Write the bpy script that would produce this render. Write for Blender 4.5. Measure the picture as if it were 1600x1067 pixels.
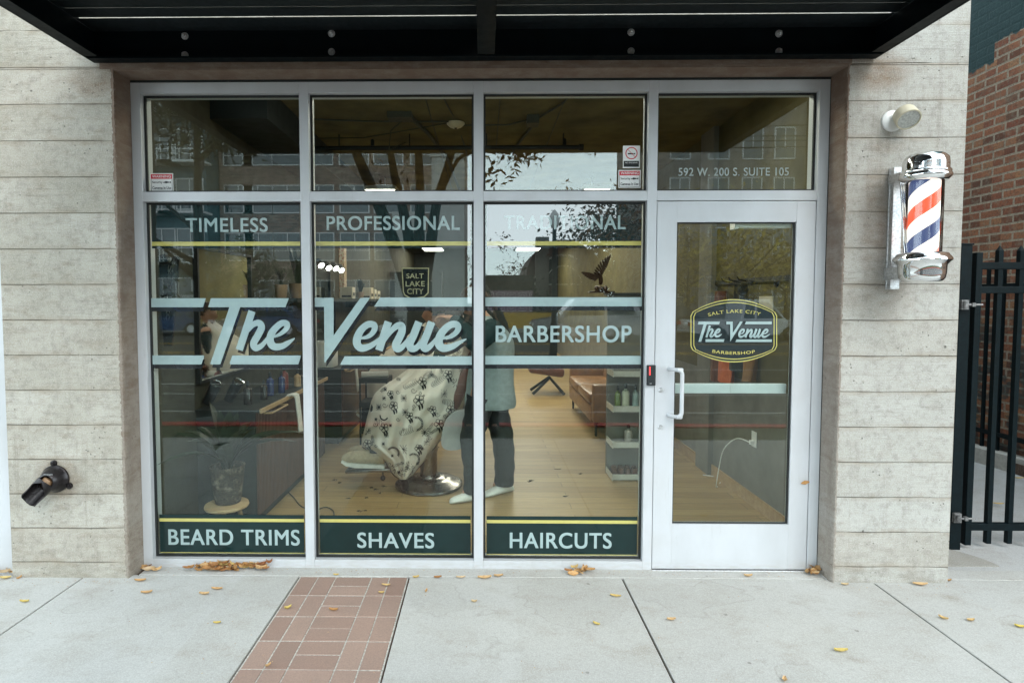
import bpy, bmesh, math, random
from mathutils import Vector, Matrix
R_ = math.radians
random.seed(7)
sc = bpy.context.scene
for o in list(bpy.data.objects): bpy.data.objects.remove(o)
C = sc.collection

# ------------------------------------------------------------------ camera, sky, sun, exposure
CAM = Vector((0, -3.298, 1.600)); FPX = 890.34; PPX, PPY = 745.0, 512.0
PIT, YAW = R_(2.7534), R_(-0.7404)
cd = bpy.data.cameras.new('camera'); cam = bpy.data.objects.new('camera', cd); C.objects.link(cam)
cam.location = CAM; cam.rotation_euler = (R_(90) - PIT, 0, -YAW)
cd.sensor_width = 36; cd.lens = FPX / 1600 * 36
cd.shift_x = (800 - PPX) / 1600; cd.shift_y = -(533.5 - PPY) / 1600
cd.clip_start = 0.005; cd.clip_end = 800
sc.camera = cam
w = bpy.data.worlds.new('World'); sc.world = w; w.use_nodes = True
nt = w.node_tree; nt.nodes.clear()
sky = nt.nodes.new('ShaderNodeTexSky'); sky.sky_type = 'NISHITA'; sky.sun_disc = False
SUN_EL, SUN_AZ = R_(42), R_(150)
sky.sun_elevation = SUN_EL; sky.sun_rotation = SUN_AZ; sky.air_density = 1.0; sky.dust_density = 3.0; sky.ozone_density = 1.5
mixw = nt.nodes.new('ShaderNodeMixRGB'); mixw.inputs[0].default_value = 0.8

tcw = nt.nodes.new('ShaderNodeTexCoord'); spw = nt.nodes.new('ShaderNodeSeparateXYZ'); nt.links.new(tcw.outputs['Generated'], spw.inputs[0])
crw = nt.nodes.new('ShaderNodeMapRange'); crw.inputs[1].default_value = .05; crw.inputs[2].default_value = .75; crw.inputs[3].default_value = 3.1; crw.inputs[4].default_value = 1.0; crw.interpolation_type = 'SMOOTHSTEP'
nt.links.new(spw.outputs[2], crw.inputs[0])              # thin cloud, brighter low over the street than overhead
clw = nt.nodes.new('ShaderNodeVectorMath'); clw.operation = 'SCALE'; clw.inputs[0].default_value = (8.3, 9.7, 10.2); nt.links.new(crw.outputs[0], clw.inputs['Scale'])
nt.links.new(clw.outputs[0], mixw.inputs[2])             # cloud layer over the sky
bg = nt.nodes.new('ShaderNodeBackground'); bg.inputs[1].default_value = 0.105
wo = nt.nodes.new('ShaderNodeOutputWorld')
nt.links.new(sky.outputs[0], mixw.inputs[1]); nt.links.new(mixw.outputs[0], bg.inputs[0]); nt.links.new(bg.outputs[0], wo.inputs[0])
sd = bpy.data.lights.new('sun', 'SUN'); sd.energy = 0.6; sd.angle = R_(28); sd.color = (1, .97, .93)
so = bpy.data.objects.new('sun', sd); C.objects.link(so)
so.rotation_euler = (R_(90) - SUN_EL, 0, R_(25)); so.location = (3, -8, 9)
sc.view_settings.view_transform = 'Standard'; sc.view_settings.look = 'None'
sc.view_settings.exposure = 1.5; sc.view_settings.gamma = 1
sc.render.engine = 'CYCLES'
sc.cycles.max_bounces = 10; sc.cycles.transparent_max_bounces = 16; sc.cycles.diffuse_bounces = 4; sc.cycles.glossy_bounces = 5
sc.cycles.use_denoising = True
sc.cycles.caustics_reflective = False; sc.cycles.caustics_refractive = False

_F = Vector((math.sin(YAW) * math.cos(PIT), math.cos(YAW) * math.cos(PIT), -math.sin(PIT)))
_Rt = Vector((math.cos(YAW), -math.sin(YAW), 0)); _U = _Rt.cross(_F)
def at(px, py, y):
    """point of the plane Y=y that the photograph shows at pixel px,py"""
    d = _F + _Rt * ((px - PPX) / FPX) - _U * ((py - PPY) / FPX)
    return CAM + d * ((y - CAM.y) / d.y)
def atz(px, py, z):
    d = _F + _Rt * ((px - PPX) / FPX) - _U * ((py - PPY) / FPX)
    return CAM + d * ((z - CAM.z) / d.z)

# ------------------------------------------------------------------ materials
class N:
    def __init__(s, name):
        s.m = bpy.data.materials.new(name); s.m.use_nodes = True; s.t = s.m.node_tree; s.t.nodes.clear()
        s.out = s.t.nodes.new('ShaderNodeOutputMaterial')
    def n(s, typ, ins=None, **kw):
        nd = s.t.nodes.new('ShaderNode' + typ)
        for k, v in kw.items(): setattr(nd, k, v)
        for k, v in (ins or {}).items():
            if isinstance(v, bpy.types.NodeSocket): s.t.links.new(v, nd.inputs[k])
            else: nd.inputs[k].default_value = v
        return nd
    def math(s, op, a, b=0.0, c=None):
        ins = {0: a, 1: b}
        if c is not None: ins[2] = c
        return s.n('Math', ins, operation=op).outputs[0]
    def mix(s, f, a, b, mode='MIX'):
        return s.n('MixRGB', {0: f, 1: a, 2: b}, blend_type=mode).outputs[0]
    def obj(s): return s.n('TexCoord').outputs['Object']
    def gen(s): return s.n('NewGeometry').outputs['Position']
    def map(s, v, sc_=(1, 1, 1), loc=(0, 0, 0)): return s.n('Mapping', {0: v, 1: loc, 3: sc_}).outputs[0]
    def noise(s, v, scale, det=4, rough=.55): return s.n('TexNoise', {'Vector': v, 'Scale': scale, 'Detail': det, 'Roughness': rough}).outputs[0]
    def ramp(s, f, lo, hi, a=0.0, b=1.0): return s.n('MapRange', {0: f, 1: lo, 2: hi, 3: a, 4: b}).outputs[0]
    def surf(s, sh): s.t.links.new(sh, s.out.inputs[0]); return s.m
    def pr(s, **k):
        return s.n('BsdfPrincipled', {a.replace('_', ' '): v for a, v in k.items()})
def c4(c): return (c[0], c[1], c[2], 1)
def plain(name, col, rough=.5, metal=0.0, var=.15, scale=25, bump=.0, spec=.5, coat=0.0, stretch=(1, 1, 1), world=False):
    a = N(name); v = a.map(a.gen() if world else a.obj(), stretch)
    f = a.noise(v, scale, 5)
    dark = tuple(x * (1 - var) for x in col); lite = tuple(min(1, x * (1 + var)) for x in col)
    colr = a.mix(a.ramp(f, .3, .7), c4(dark), c4(lite))
    p = a.pr(Base_Color=colr, Metallic=metal, Specular_IOR_Level=spec, Coat_Weight=coat, Coat_Roughness=(.0 if coat in (1.0, .75) else .03), Coat_IOR=(1.68 if coat == 1.0 else 1.5))
    a.t.links.new(a.ramp(a.noise(v, scale * 2.3, 3), .3, .7, max(0, rough - .06), min(1, rough + .06)), p.inputs['Roughness'])
    if bump: a.t.links.new(a.n('Bump', {'Strength': bump, 'Distance': .01, 'Height': f}).outputs[0], p.inputs['Normal'])
    return a.surf(p.outputs[0])
def emis(name, col, st):
    a = N(name); return a.surf(a.n('Emission', {0: c4(col), 1: st}).outputs[0])

def m_concrete(name, joints=True, brown=0.0):
    a = N(name); g = a.gen(); xyz = a.n('SeparateXYZ', {0: g}); z = xyz.outputs[2]; x = xyz.outputs[0]
    wob = a.math('MULTIPLY', a.math('SUBTRACT', a.noise(a.map(g, (3, 3, 0.2)), 1.3, 3), .5), .008)
    t = a.math('DIVIDE', a.math('SUBTRACT', a.math('ADD', z, wob), .304 - .1975 * 20), .1975)
    fr = a.math('FRACT', t); idx = a.math('FLOOR', t)
    dj = a.math('MULTIPLY', a.math('MINIMUM', fr, a.math('SUBTRACT', 1.0, fr)), .1975)     # metres to the nearest joint
    rnd = a.n('TexWhiteNoise', {'W': idx}, noise_dimensions='1D').outputs[0]
    rnd2 = a.n('TexWhiteNoise', {'W': a.math('ADD', idx, 31.7)}, noise_dimensions='1D').outputs[0]
    off = a.n('CombineXYZ', {0: a.math('MULTIPLY', rnd, 37.0), 1: 0.0, 2: a.math('MULTIPLY', rnd2, 11.0)}).outputs[0]
    v = a.n('VectorMath', {0: g, 1: off}, operation='ADD').outputs[0]
    grain = a.n('TexNoise', {'Vector': a.map(v, (2.2, 2.2, 55)), 'Scale': 1.6, 'Detail': 7, 'Roughness': .68, 'Distortion': .8}).outputs[0]
    fine = a.noise(g, 150, 3, .8); med = a.noise(g, 26, 5, .65); big = a.noise(v, 2.1, 4, .6); mid = a.noise(a.map(v, (1, 1, 2.5)), 7.0, 5, .7)
    col = a.mix(a.ramp(big, .3, .7), (.30, .28, .228, 1), (.44, .42, .37, 1))
    col = a.mix(a.ramp(x, 1.5, 2.1, 0, .55), col, (.40, .41, .40, 1))
    col = a.mix(a.math('MULTIPLY', rnd, .35), col, (.33, .29, .235, 1))
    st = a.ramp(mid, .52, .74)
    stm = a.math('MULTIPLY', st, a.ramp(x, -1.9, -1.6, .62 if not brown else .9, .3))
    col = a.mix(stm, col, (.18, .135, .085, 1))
    drip = a.noise(a.map(g, (14, 14, .9)), 1.0, 5, .7); col = a.mix(a.math('MULTIPLY', a.ramp(drip, .52, .72, 0, .55), a.ramp(a.noise(g, 1.1, 3), .42, .6)), col, (.17, .145, .11, 1))
    col = a.mix(a.math('MULTIPLY', a.ramp(z, .35, .0, 0, .6), a.ramp(a.noise(a.map(g, (1, 1, 3)), 9, 5), .35, .65)), col, (.19, .165, .125, 1))
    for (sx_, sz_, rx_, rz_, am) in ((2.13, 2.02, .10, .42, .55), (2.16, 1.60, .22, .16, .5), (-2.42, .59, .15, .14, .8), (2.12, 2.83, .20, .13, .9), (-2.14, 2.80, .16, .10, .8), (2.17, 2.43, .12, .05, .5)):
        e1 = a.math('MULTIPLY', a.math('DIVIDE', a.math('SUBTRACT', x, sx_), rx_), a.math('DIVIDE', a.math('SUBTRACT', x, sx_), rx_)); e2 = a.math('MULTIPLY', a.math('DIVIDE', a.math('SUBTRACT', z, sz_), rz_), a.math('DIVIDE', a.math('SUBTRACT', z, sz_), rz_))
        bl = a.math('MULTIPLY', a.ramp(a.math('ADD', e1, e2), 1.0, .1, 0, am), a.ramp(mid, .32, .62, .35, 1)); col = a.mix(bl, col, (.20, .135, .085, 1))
    gsel = a.ramp(rnd2, .25, .9, .35, 1.6)
    col = a.mix(a.math('MULTIPLY', gsel, a.ramp(grain, .54, .70, 0, .34)), col, (.18, .165, .14, 1))
    pit = a.n('TexVoronoi', {'Vector': v, 'Scale': 34.0}, feature='F1').outputs[0]
    pith = a.math('MULTIPLY', a.ramp(pit, .10, .17, 1, 0), a.ramp(a.noise(v, 9, 2), .56, .62))
    pit2 = a.n('TexVoronoi', {'Vector': v, 'Scale': 7.0}, feature='F1').outputs[0]
    pith = a.math('MAXIMUM', pith, a.math('MULTIPLY', a.ramp(pit2, .035, .06, 1, 0), a.ramp(a.noise(v, 3, 2), .5, .56)))
    col = a.mix(a.math('MULTIPLY', pith, .75), col, (.07, .06, .05, 1))
    col = a.mix(a.ramp(fine, .50, .70, 0, .30), col, (.15, .135, .115, 1)); col = a.mix(a.ramp(med, .48, .7, 0, .42), col, (.15, .135, .11, 1))
    col = a.mix(a.ramp(fine, .34, .5, .36, 0), col, (.56, .56, .54, 1))
    h = a.math('ADD', a.math('MULTIPLY', grain, .55), a.math('ADD', a.math('MULTIPLY', med, .5), a.math('MULTIPLY', fine, .35)))
    h = a.math('SUBTRACT', h, a.math('MULTIPLY', pith, .9))
    if joints:
        brk = a.ramp(a.noise(a.map(g, (1, 1, .3)), 4.0, 5), .36, .62, .12, 1)
        jl = a.math('MULTIPLY', a.ramp(dj, .0008, .0042, 1, 0), brk)
        halo = a.math('MULTIPLY', a.ramp(dj, .0, .03, .5, 0), a.ramp(a.noise(v, 5, 4), .4, .62))
        col = a.mix(halo, col, (.27, .22, .16, 1)); col = a.mix(a.math('MULTIPLY', jl, .55), col, (.14, .115, .085, 1))
        h = a.math('SUBTRACT', h, a.math('MULTIPLY', jl, 1.6))
        h = a.math('ADD', h, a.math('MULTIPLY', rnd2, .8))
    if brown: col = a.mix(a.math('MULTIPLY', a.ramp(z, .2, 2.7, .45, 1.0), a.math('MULTIPLY', a.ramp(mid, .25, .6, .7, 1.1), brown)), col, (.155, .105, .078, 1))
    p = a.pr(Base_Color=col, Roughness=.86, Specular_IOR_Level=.3)
    a.t.links.new(a.n('Bump', {'Strength': .8, 'Distance': .007, 'Height': h}).outputs[0], p.inputs['Normal'])
    return a.surf(p.outputs[0])

def m_sidewalk(name, base=(.425, .425, .41)):
    a = N(name); g = a.gen()
    fine = a.noise(g, 170, 3, .8); f2 = a.noise(g, 50, 4, .7); big = a.noise(g, .9, 4, .6); mid = a.noise(a.map(g, (1, 1.8, 1)), 4.5, 6, .65)
    brush = a.noise(a.map(g, (2, 60, 1)), 3, 3, .6)
    xyz = a.n('SeparateXYZ', {0: g})
    cell = a.n('TexWhiteNoise', {'W': a.math('FLOOR', a.math('DIVIDE', a.math('ADD', xyz.outputs[0], 9.11), 1.545))}, noise_dimensions='1D').outputs[0]
    col = a.mix(a.ramp(big, .3, .7), c4(tuple(x * .90 for x in base)), c4(tuple(x * 1.06 for x in base)))
    col = a.mix(a.math('MULTIPLY', cell, .38), col, (.33, .315, .28, 1))
    col = a.mix(a.ramp(mid, .50, .74, 0, .45), col, (.27, .235, .19, 1))
    g1 = a.n('TexVoronoi', {'Vector': g, 'Scale': 5.5}, feature='F1').outputs[0]; col = a.mix(a.math('MULTIPLY', a.ramp(g1, .045, .06, .6, 0), a.ramp(a.noise(g, 2.3, 2), .50, .52)), col, (.12, .11, .10, 1))
    sp = a.n('TexVoronoi', {'Vector': g, 'Scale': 2.6}, feature='F1').outputs[0]
    blot = a.math('MULTIPLY', a.ramp(sp, .05, .16, 1, 0), a.ramp(a.noise(g, 1.7, 2), .52, .6))
    col = a.mix(a.math('MULTIPLY', blot, .5), col, (.2, .17, .12, 1))
    wm = a.noise(a.map(g, (1, 1.3, 1), (3, 7, 0)), 1.9, 3, .5); col = a.mix(a.math('MULTIPLY', a.ramp(a.math('ABSOLUTE', a.math('SUBTRACT', wm, .55)), .0, .012, .35, 0), a.ramp(a.noise(g, 1.1, 2), .5, .6)), col, (.22, .20, .17, 1)); col = a.mix(a.ramp(a.math('SUBTRACT', wm, .55), .0, .02, 0, .16), col, (.30, .285, .25, 1))
    col = a.mix(a.ramp(fine, .52, .72, 0, .34), col, (.19, .185, .17, 1)); col = a.mix(a.ramp(f2, .5, .7, 0, .2), col, (.20, .195, .18, 1))
    col = a.mix(a.ramp(fine, .33, .5, .5, 0), col, (.55, .56, .55, 1))
    h = a.math('ADD', a.math('MULTIPLY', fine, .6), a.math('ADD', a.math('MULTIPLY', f2, .5), a.math('MULTIPLY', brush, .25)))
    p = a.pr(Base_Color=col, Roughness=.9, Specular_IOR_Level=.25)
    a.t.links.new(a.n('Bump', {'Strength': .35, 'Distance': .003, 'Height': h}).outputs[0], p.inputs['Normal'])
    return a.surf(p.outputs[0])

def m_paver(name):
    a = N(name); g = a.gen(); i = a.n('ObjectInfo')
    at_ = a.n('Attribute', attribute_name='shade'); 
    fine = a.noise(g, 170, 4, .75); big = a.noise(g, 6, 4)
    col = a.mix(at_.outputs[2], (.235, .15, .118, 1), (.33, .225, .18, 1))
    col = a.mix(a.ramp(big, .35, .7, 0, .4), col, (.23, .17, .14, 1))
    col = a.mix(a.ramp(fine, .47, .75, 0, .5), col, (.15, .12, .10, 1)); col = a.mix(a.ramp(fine, .25, .45, .4, 0), col, (.42, .32, .26, 1))
    p = a.pr(Base_Color=col, Roughness=.88)
    a.t.links.new(a.n('Bump', {'Strength': .5, 'Distance': .003, 'Height': fine}).outputs[0], p.inputs['Normal'])
    return a.surf(p.outputs[0])

def m_brick(name, c1, c2, mortar, bw=.235, bh=.082, paint=False, axis='YZ', ms=.012, rough=.85):
    a = N(name); g = a.gen(); s = a.n('SeparateXYZ', {0: g})
    u = s.outputs[1] if axis == 'YZ' else s.outputs[0]
    wob = a.math('MULTIPLY', a.math('SUBTRACT', a.noise(g, 6, 3), .5), .014 if paint else .004)
    v = a.n('CombineXYZ', {0: a.math('ADD', u, wob), 1: a.math('ADD', s.outputs[2], wob), 2: 0.0}).outputs[0]
    b = a.n('TexBrick', {'Vector': v, 'Color1': c4(c1), 'Color2': c4(c2), 'Mortar': c4(mortar), 'Scale': 1.0, 'Mortar Size': ms, 'Mortar Smooth': .25, 'Bias': -.1, 'Brick Width': bw, 'Row Height': bh})
    col = b.outputs[0]; f = a.noise(g, 60, 5, .7); f3 = a.noise(g, 3.5, 5, .6)
    row = a.math('FLOOR', a.math('DIVIDE', s.outputs[2], bh)); colu = a.math('FLOOR', a.math('DIVIDE', a.math('ADD', u, a.math('MULTIPLY', a.math('MODULO', row, 2.0), bw / 2)), bw))
    rn = a.n('TexWhiteNoise', {'Vector': a.n('CombineXYZ', {0: row, 1: colu, 2: 0.0}).outputs[0]}, noise_dimensions='3D').outputs[0]
    bm_ = a.math('SUBTRACT', 1.0, b.outputs[1])
    col = a.mix(a.math('MULTIPLY', bm_, a.ramp(rn, .55, 1, 0, .75)), col, c4((c1[0] * .35, c1[1] * .5, c1[2] * .55)))
    col = a.mix(a.math('MULTIPLY', bm_, a.ramp(rn, .3, 0, 0, .55)), col, c4((min(1, c2[0] * 1.25), c2[1] * 1.7, c2[2] * 1.6)))
    col = a.mix(a.ramp(f, .46, .68, 0, .7), col, (.06, .045, .035, 1)); f2 = a.noise(g, 18, 5, .7); col = a.mix(a.ramp(f2, .5, .68, 0, .6), col, (.30, .25, .18, 1)); col = a.mix(a.ramp(f3, .55, .8, 0, .5), col, (.20, .17, .13, 1))
    if paint:
        stp = a.math('SNAP', a.math('MULTIPLY', s.outputs[1], .5), .19)
        bd = a.math('ADD', a.math('ADD', s.outputs[2], stp), a.math('MULTIPLY', a.math('SUBTRACT', a.noise(g, 9, 3), .5), .12))
        pm = a.ramp(bd, 5.33, 5.35)
        low = a.math('MULTIPLY', a.ramp(s.outputs[2], 1.65, 1.2), a.ramp(a.noise(g, 5, 3), .5, .56))
        col = a.mix(a.math('MAXIMUM', pm, a.math('MULTIPLY', low, .7)), col, a.mix(a.ramp(f, .4, .7), (.012, .045, .05, 1), (.03, .075, .08, 1)))
    p = a.pr(Base_Color=col, Roughness=rough)
    h = a.math('ADD', a.math('MULTIPLY', bm_, 1.0), a.math('MULTIPLY', f, .45))
    a.t.links.new(a.n('Bump', {'Strength': .8, 'Distance': .012, 'Height': h}).outputs[0], p.inputs['Normal'])
    return a.surf(p.outputs[0])

def m_wood_floor(name):
    a = N(name); g = a.gen()
    b = a.n('TexBrick', {'Vector': g, 'Color1': (.31, .205, .08, 1), 'Color2': (.42, .295, .125, 1), 'Mortar': (.10, .06, .03, 1), 'Scale': 1.0, 'Mortar Size': .0022, 'Mortar Smooth': .1, 'Bias': 0.0, 'Brick Width': 1.35, 'Row Height': .128})
    gr = a.n('TexNoise', {'Vector': a.map(g, (1.5, 26, 1)), 'Scale': 2.4, 'Detail': 7, 'Roughness': .65, 'Distortion': .5}).outputs[0]
    col = a.mix(a.ramp(gr, .42, .72, 0, .6), b.outputs[0], (.19, .105, .045, 1))
    col = a.mix(a.ramp(gr, .25, .42, .45, 0), col, (.47, .34, .19, 1))
    p = a.pr(Base_Color=col, Roughness=.42, Specular_IOR_Level=.4)
    a.t.links.new(a.n('Bump', {'Strength': .15, 'Distance': .002, 'Height': gr}).outputs[0], p.inputs['Normal'])
    return a.surf(p.outputs[0])

def m_wood(name, c1, c2, stretch=(1, 1, 12), scale=3, rough=.45):
    a = N(name); v = a.map(a.gen(), stretch)
    gr = a.n('TexNoise', {'Vector': v, 'Scale': scale, 'Detail': 7, 'Roughness': .6, 'Distortion': .6}).outputs[0]
    p = a.pr(Base_Color=a.mix(a.ramp(gr, .3, .7), c4(c1), c4(c2)), Roughness=rough)
    a.t.links.new(a.n('Bump', {'Strength': .2, 'Distance': .004, 'Height': gr}).outputs[0], p.inputs['Normal'])
    return a.surf(p.outputs[0])

def m_glass(name, tint=(.915, .962, .935), r0=.046):
    a = N(name); g = a.gen(); nz = a.noise(g, 1.6, 2)
    bp = a.n('Bump', {'Strength': .02, 'Distance': .012, 'Height': nz}).outputs[0]
    gl = a.n('BsdfGlossy', {'Color': (.93, .98, .98, 1), 'Roughness': 0.0, 'Normal': bp})
    tr = a.n('BsdfTransparent', {0: c4(tint)})
    fac = a.n('LayerWeight', {'Blend': .5}).outputs['Facing']
    f = a.math('ADD', a.math('MULTIPLY', a.math('POWER', fac, 5.0), 1 - r0), r0)
    return a.surf(a.n('MixShader', {0: f, 1: tr.outputs[0], 2: gl.outputs[0]}).outputs[0])

def m_frame(name):
    a = N(name); g = a.gen(); f = a.noise(g, 300, 2, .8); b = a.noise(a.map(g, (1, 1, .4)), 5, 5)
    col = a.mix(a.ramp(b, .35, .75), (.53, .55, .575, 1), (.46, .475, .49, 1)); col = a.mix(a.ramp(f, .45, .7, 0, .16), col, (.42, .43, .45, 1))
    z = a.n('SeparateXYZ', {0: g}).outputs[2]
    col = a.mix(a.math('MULTIPLY', a.ramp(z, .09, .0), a.ramp(a.noise(a.map(g, (8, 8, 30)), 2, 4), .42, .62, .1, .5)), col, (.36, .33, .28, 1))
    sc_ = a.noise(a.map(g, (40, 40, 3)), 1.0, 4, .7); sm_ = a.noise(g, 3.2, 4, .6); col = a.mix(a.math('MULTIPLY', a.ramp(sc_, .60, .70, 0, .35), a.ramp(sm_, .48, .6)), col, (.30, .29, .28, 1)); col = a.mix(a.ramp(sm_, .5, .75, 0, .25), col, (.44, .43, .41, 1))
    p = a.pr(Base_Color=col, Roughness=.42, Metallic=.15)
    a.t.links.new(a.n('Bump', {'Strength': .05, 'Distance': .002, 'Height': f}).outputs[0], p.inputs['Normal'])
    return a.surf(p.outputs[0])

def m_windows(name, wall, glass, fr_, ux=3.2, uz=3.0, axis='XZ', w0=.28, w1=.74, h0=.30, h1=.82): return None

M = {}
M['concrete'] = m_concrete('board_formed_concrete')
M['reveal'] = m_concrete('stained_concrete_reveal', joints=False, brown=.95)
M['lintel'] = m_concrete('stained_concrete_lintel', joints=False, brown=.9)
M['sidewalk'] = m_sidewalk('broom_finished_concrete')
M['patch'] = m_sidewalk('patch_concrete', (.27, .26, .235))
M['alley'] = m_sidewalk('alley_concrete', (.42, .43, .44))
M['paver'] = m_paver('clay_paver')
M['mortar'] = plain('joint_sand', (.40, .39, .36), .95, var=.5, scale=90, world=True)
M['soil'] = plain('dark_joint', (.085, .055, .04), .95, var=.5, scale=60, world=True)
M['alleybrick'] = m_brick('old_red_brick', (.27, .085, .045), (.42, .17, .085), (.44, .37, .28), paint=True, bh=.084, bw=.25)
M['frame'] = m_frame('pale_painted_aluminium')
M['glass'] = m_glass('window_glass')
M['doorglass'] = m_glass('door_glass')
M['gasket'] = plain('black_rubber_gasket', (.006, .008, .008), .6)
M['black'] = plain('black_painted_steel', (.0018, .0045, .006), .5, var=.3, scale=9, bump=.03, spec=.12)
M['blackmatt'] = plain('black_powder_coat', (.004, .008, .010), .55, var=.3, scale=14, bump=.05)
M['gate'] = plain('black_gate_paint', (.002, .007, .009), .5, var=.3, scale=30, bump=.08, spec=.15)
M['hingesteel'] = plain('weathered_hinge_steel', (.22, .22, .22), .45, metal=.5, var=.5, scale=70)
M['boltsteel'] = plain('zinc_bolt', (.55, .56, .57), .35, metal=.35, var=.25, scale=90)
M['galv'] = plain('galvanised_steel', (.62, .63, .64), .38, metal=.9, var=.25, scale=90)
M['chrome'] = plain('polished_chrome', (.82, .83, .84), .07, metal=1, var=.03)
M['brushed'] = plain('brushed_steel', (.27, .25, .235), .24, metal=1, var=.08, scale=40, stretch=(1, 1, 8))
M['band'] = plain('dark_green_vinyl', (.004, .018, .018), .5, coat=.75, spec=.1, var=.15, scale=8)
M['upperband'] = None
M['letter'] = plain('pale_mint_vinyl', (.29, .385, .385), .5, coat=1.0, spec=.2, var=.04)
M['letter2'] = plain('pale_grey_vinyl', (.30, .36, .34), .5, coat=1.0, spec=.2, var=.04)
M['shadowv'] = plain('black_vinyl', (.005, .008, .01), .5, coat=1.0, spec=.2, var=.1)
M['gold'] = plain('gold_vinyl', (.46, .42, .12), .5, coat=1.0, spec=.2, var=.05)
M['whitep'] = plain('white_plastic', (.75, .76, .75), .4, var=.04)
M['ivory'] = plain('aged_ivory_plastic', (.58, .53, .40), .45, var=.12, scale=12)
M['red'] = plain('red_print', (.55, .03, .05), .5, var=.05)
M['floor'] = m_wood_floor('oak_plank_floor')
M['ceil'] = plain('raw_concrete_ceiling', (.115, .098, .036), .85, var=.4, scale=3.2, bump=.1, world=True)
M['wallolive'] = plain('olive_painted_wall', (.10, .09, .04), .8, var=.12, scale=4, world=True)
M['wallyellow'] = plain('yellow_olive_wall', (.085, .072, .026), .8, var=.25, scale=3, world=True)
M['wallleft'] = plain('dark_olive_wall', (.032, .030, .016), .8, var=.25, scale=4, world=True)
M['walldark'] = plain('dark_painted_wall', (.010, .016, .016), .7, var=.2, scale=4, world=True)
M['wallgrey'] = plain('grey_painted_wall', (.16, .155, .135), .75, var=.15, scale=5, world=True)
M['flute'] = m_wood('walnut_slats', (.055, .025, .017), (.11, .052, .034), (8, 8, 1), 3)
M['oak'] = m_wood('oak_edge', (.36, .23, .12), (.50, .35, .19), (3, 12, 12), 2)
M['leather'] = plain('tan_leather', (.27, .125, .036), .38, var=.22, scale=9, bump=.12, coat=.1)
M['brownleather'] = plain('brown_leather', (.14, .05, .03), .36, var=.25, scale=9, bump=.12)
M['greyleather'] = plain('pale_grey_leather', (.42, .43, .42), .4, var=.1, scale=9, bump=.05)
M['tyre'] = plain('tyre_rubber', (.012, .012, .013), .8)
M['skin'] = plain('skin', (.50, .27, .18), .5, var=.08, scale=14)
M['hair'] = plain('dark_brown_hair', (.035, .018, .010), .6, var=.4, scale=60, bump=.4)
M['smock'] = plain('grey_blue_cotton', (.30, .36, .37), .85, var=.12, scale=30, bump=.2)
M['denim'] = plain('black_denim', (.012, .016, .019), .8, var=.3, scale=70, bump=.2)
M['teal'] = plain('dark_teal_cotton', (.008, .03, .035), .85, var=.25, scale=50, bump=.2)
M['shoe'] = plain('white_shoe', (.68, .69, .66), .6, var=.08, scale=20)
M['cream'] = plain('cream_cloth', (.80, .73, .64), .85, var=.08, scale=8, bump=.12)
M['ink'] = plain('black_ink', (.012, .014, .018), .8)
M['towel'] = plain('white_towel', (.68, .66, .62), .95, var=.08, scale=90, bump=.4)
M['mirror'] = plain('mirror_silver', (.80, .84, .82), .01, metal=1, var=.01)
M['leafplant'] = plain('dark_green_leaf', (.014, .022, .012), .4, var=.5, scale=7)
M['pot'] = plain('terracotta_pot', (.38, .26, .17), .7, var=.2, scale=8)
M['basket'] = m_brick('woven_basket', (.04, .022, .012), (.06, .035, .02), (.01, .006, .004), axis='XZ', bw=.024, bh=.012, ms=.0022)
M['acryl'] = plain('frosted_acrylic', (.52, .53, .48), .3, var=.05)
M['bronze'] = plain('dark_bronze', (.03, .016, .010), .35, metal=.5, var=.4, scale=20)
M['orange'] = plain('orange_cloth', (.50, .11, .03), .85, var=.2, scale=20, bump=.2)
M['asphalt'] = plain('asphalt', (.055, .053, .05), .85, var=.3, scale=20, bump=.2, world=True)
M['grass'] = plain('dry_grass', (.035, .048, .018), .95, var=.6, scale=9, bump=.5, world=True)
M['redkerb'] = plain('red_kerb_paint', (.45, .025, .02), .7, var=.2, scale=12)
M['kerb'] = plain('kerb_concrete', (.40, .39, .36), .9, var=.15, scale=30, bump=.2)
M['lanewhite'] = plain('white_road_paint', (.38, .38, .37), .7, var=.15, scale=12)
M['laneyel'] = plain('yellow_road_paint', (.60, .36, .04), .7, var=.15, scale=12)
M['bark'] = plain('tree_bark', (.035, .028, .022), .95, var=.5, scale=25, bump=.6, stretch=(1, 1, .3))
M['bldpink'] = m_brick('pale_brick_cladding', (.32, .21, .17), (.40, .27, .22), (.40, .36, .32), axis='XZ', bh=.10, bw=.35, ms=.008)
M['bldgrey'] = plain('grey_render', (.26, .235, .215), .85, var=.12, scale=1.4, world=True)
M['bldblue'] = plain('blue_grey_metal_panel', (.045, .10, .12), .5, var=.15, scale=1.2, world=True)
M['bldpale'] = plain('pale_render', (.52, .52, .49), .85, var=.1, scale=1.4, world=True)
M['winpane'] = plain('dark_window_pane', (.03, .05, .06), .08, var=.3, scale=1, spec=1)
M['winfr'] = plain('white_window_frame', (.72, .73, .72), .5)

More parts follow.
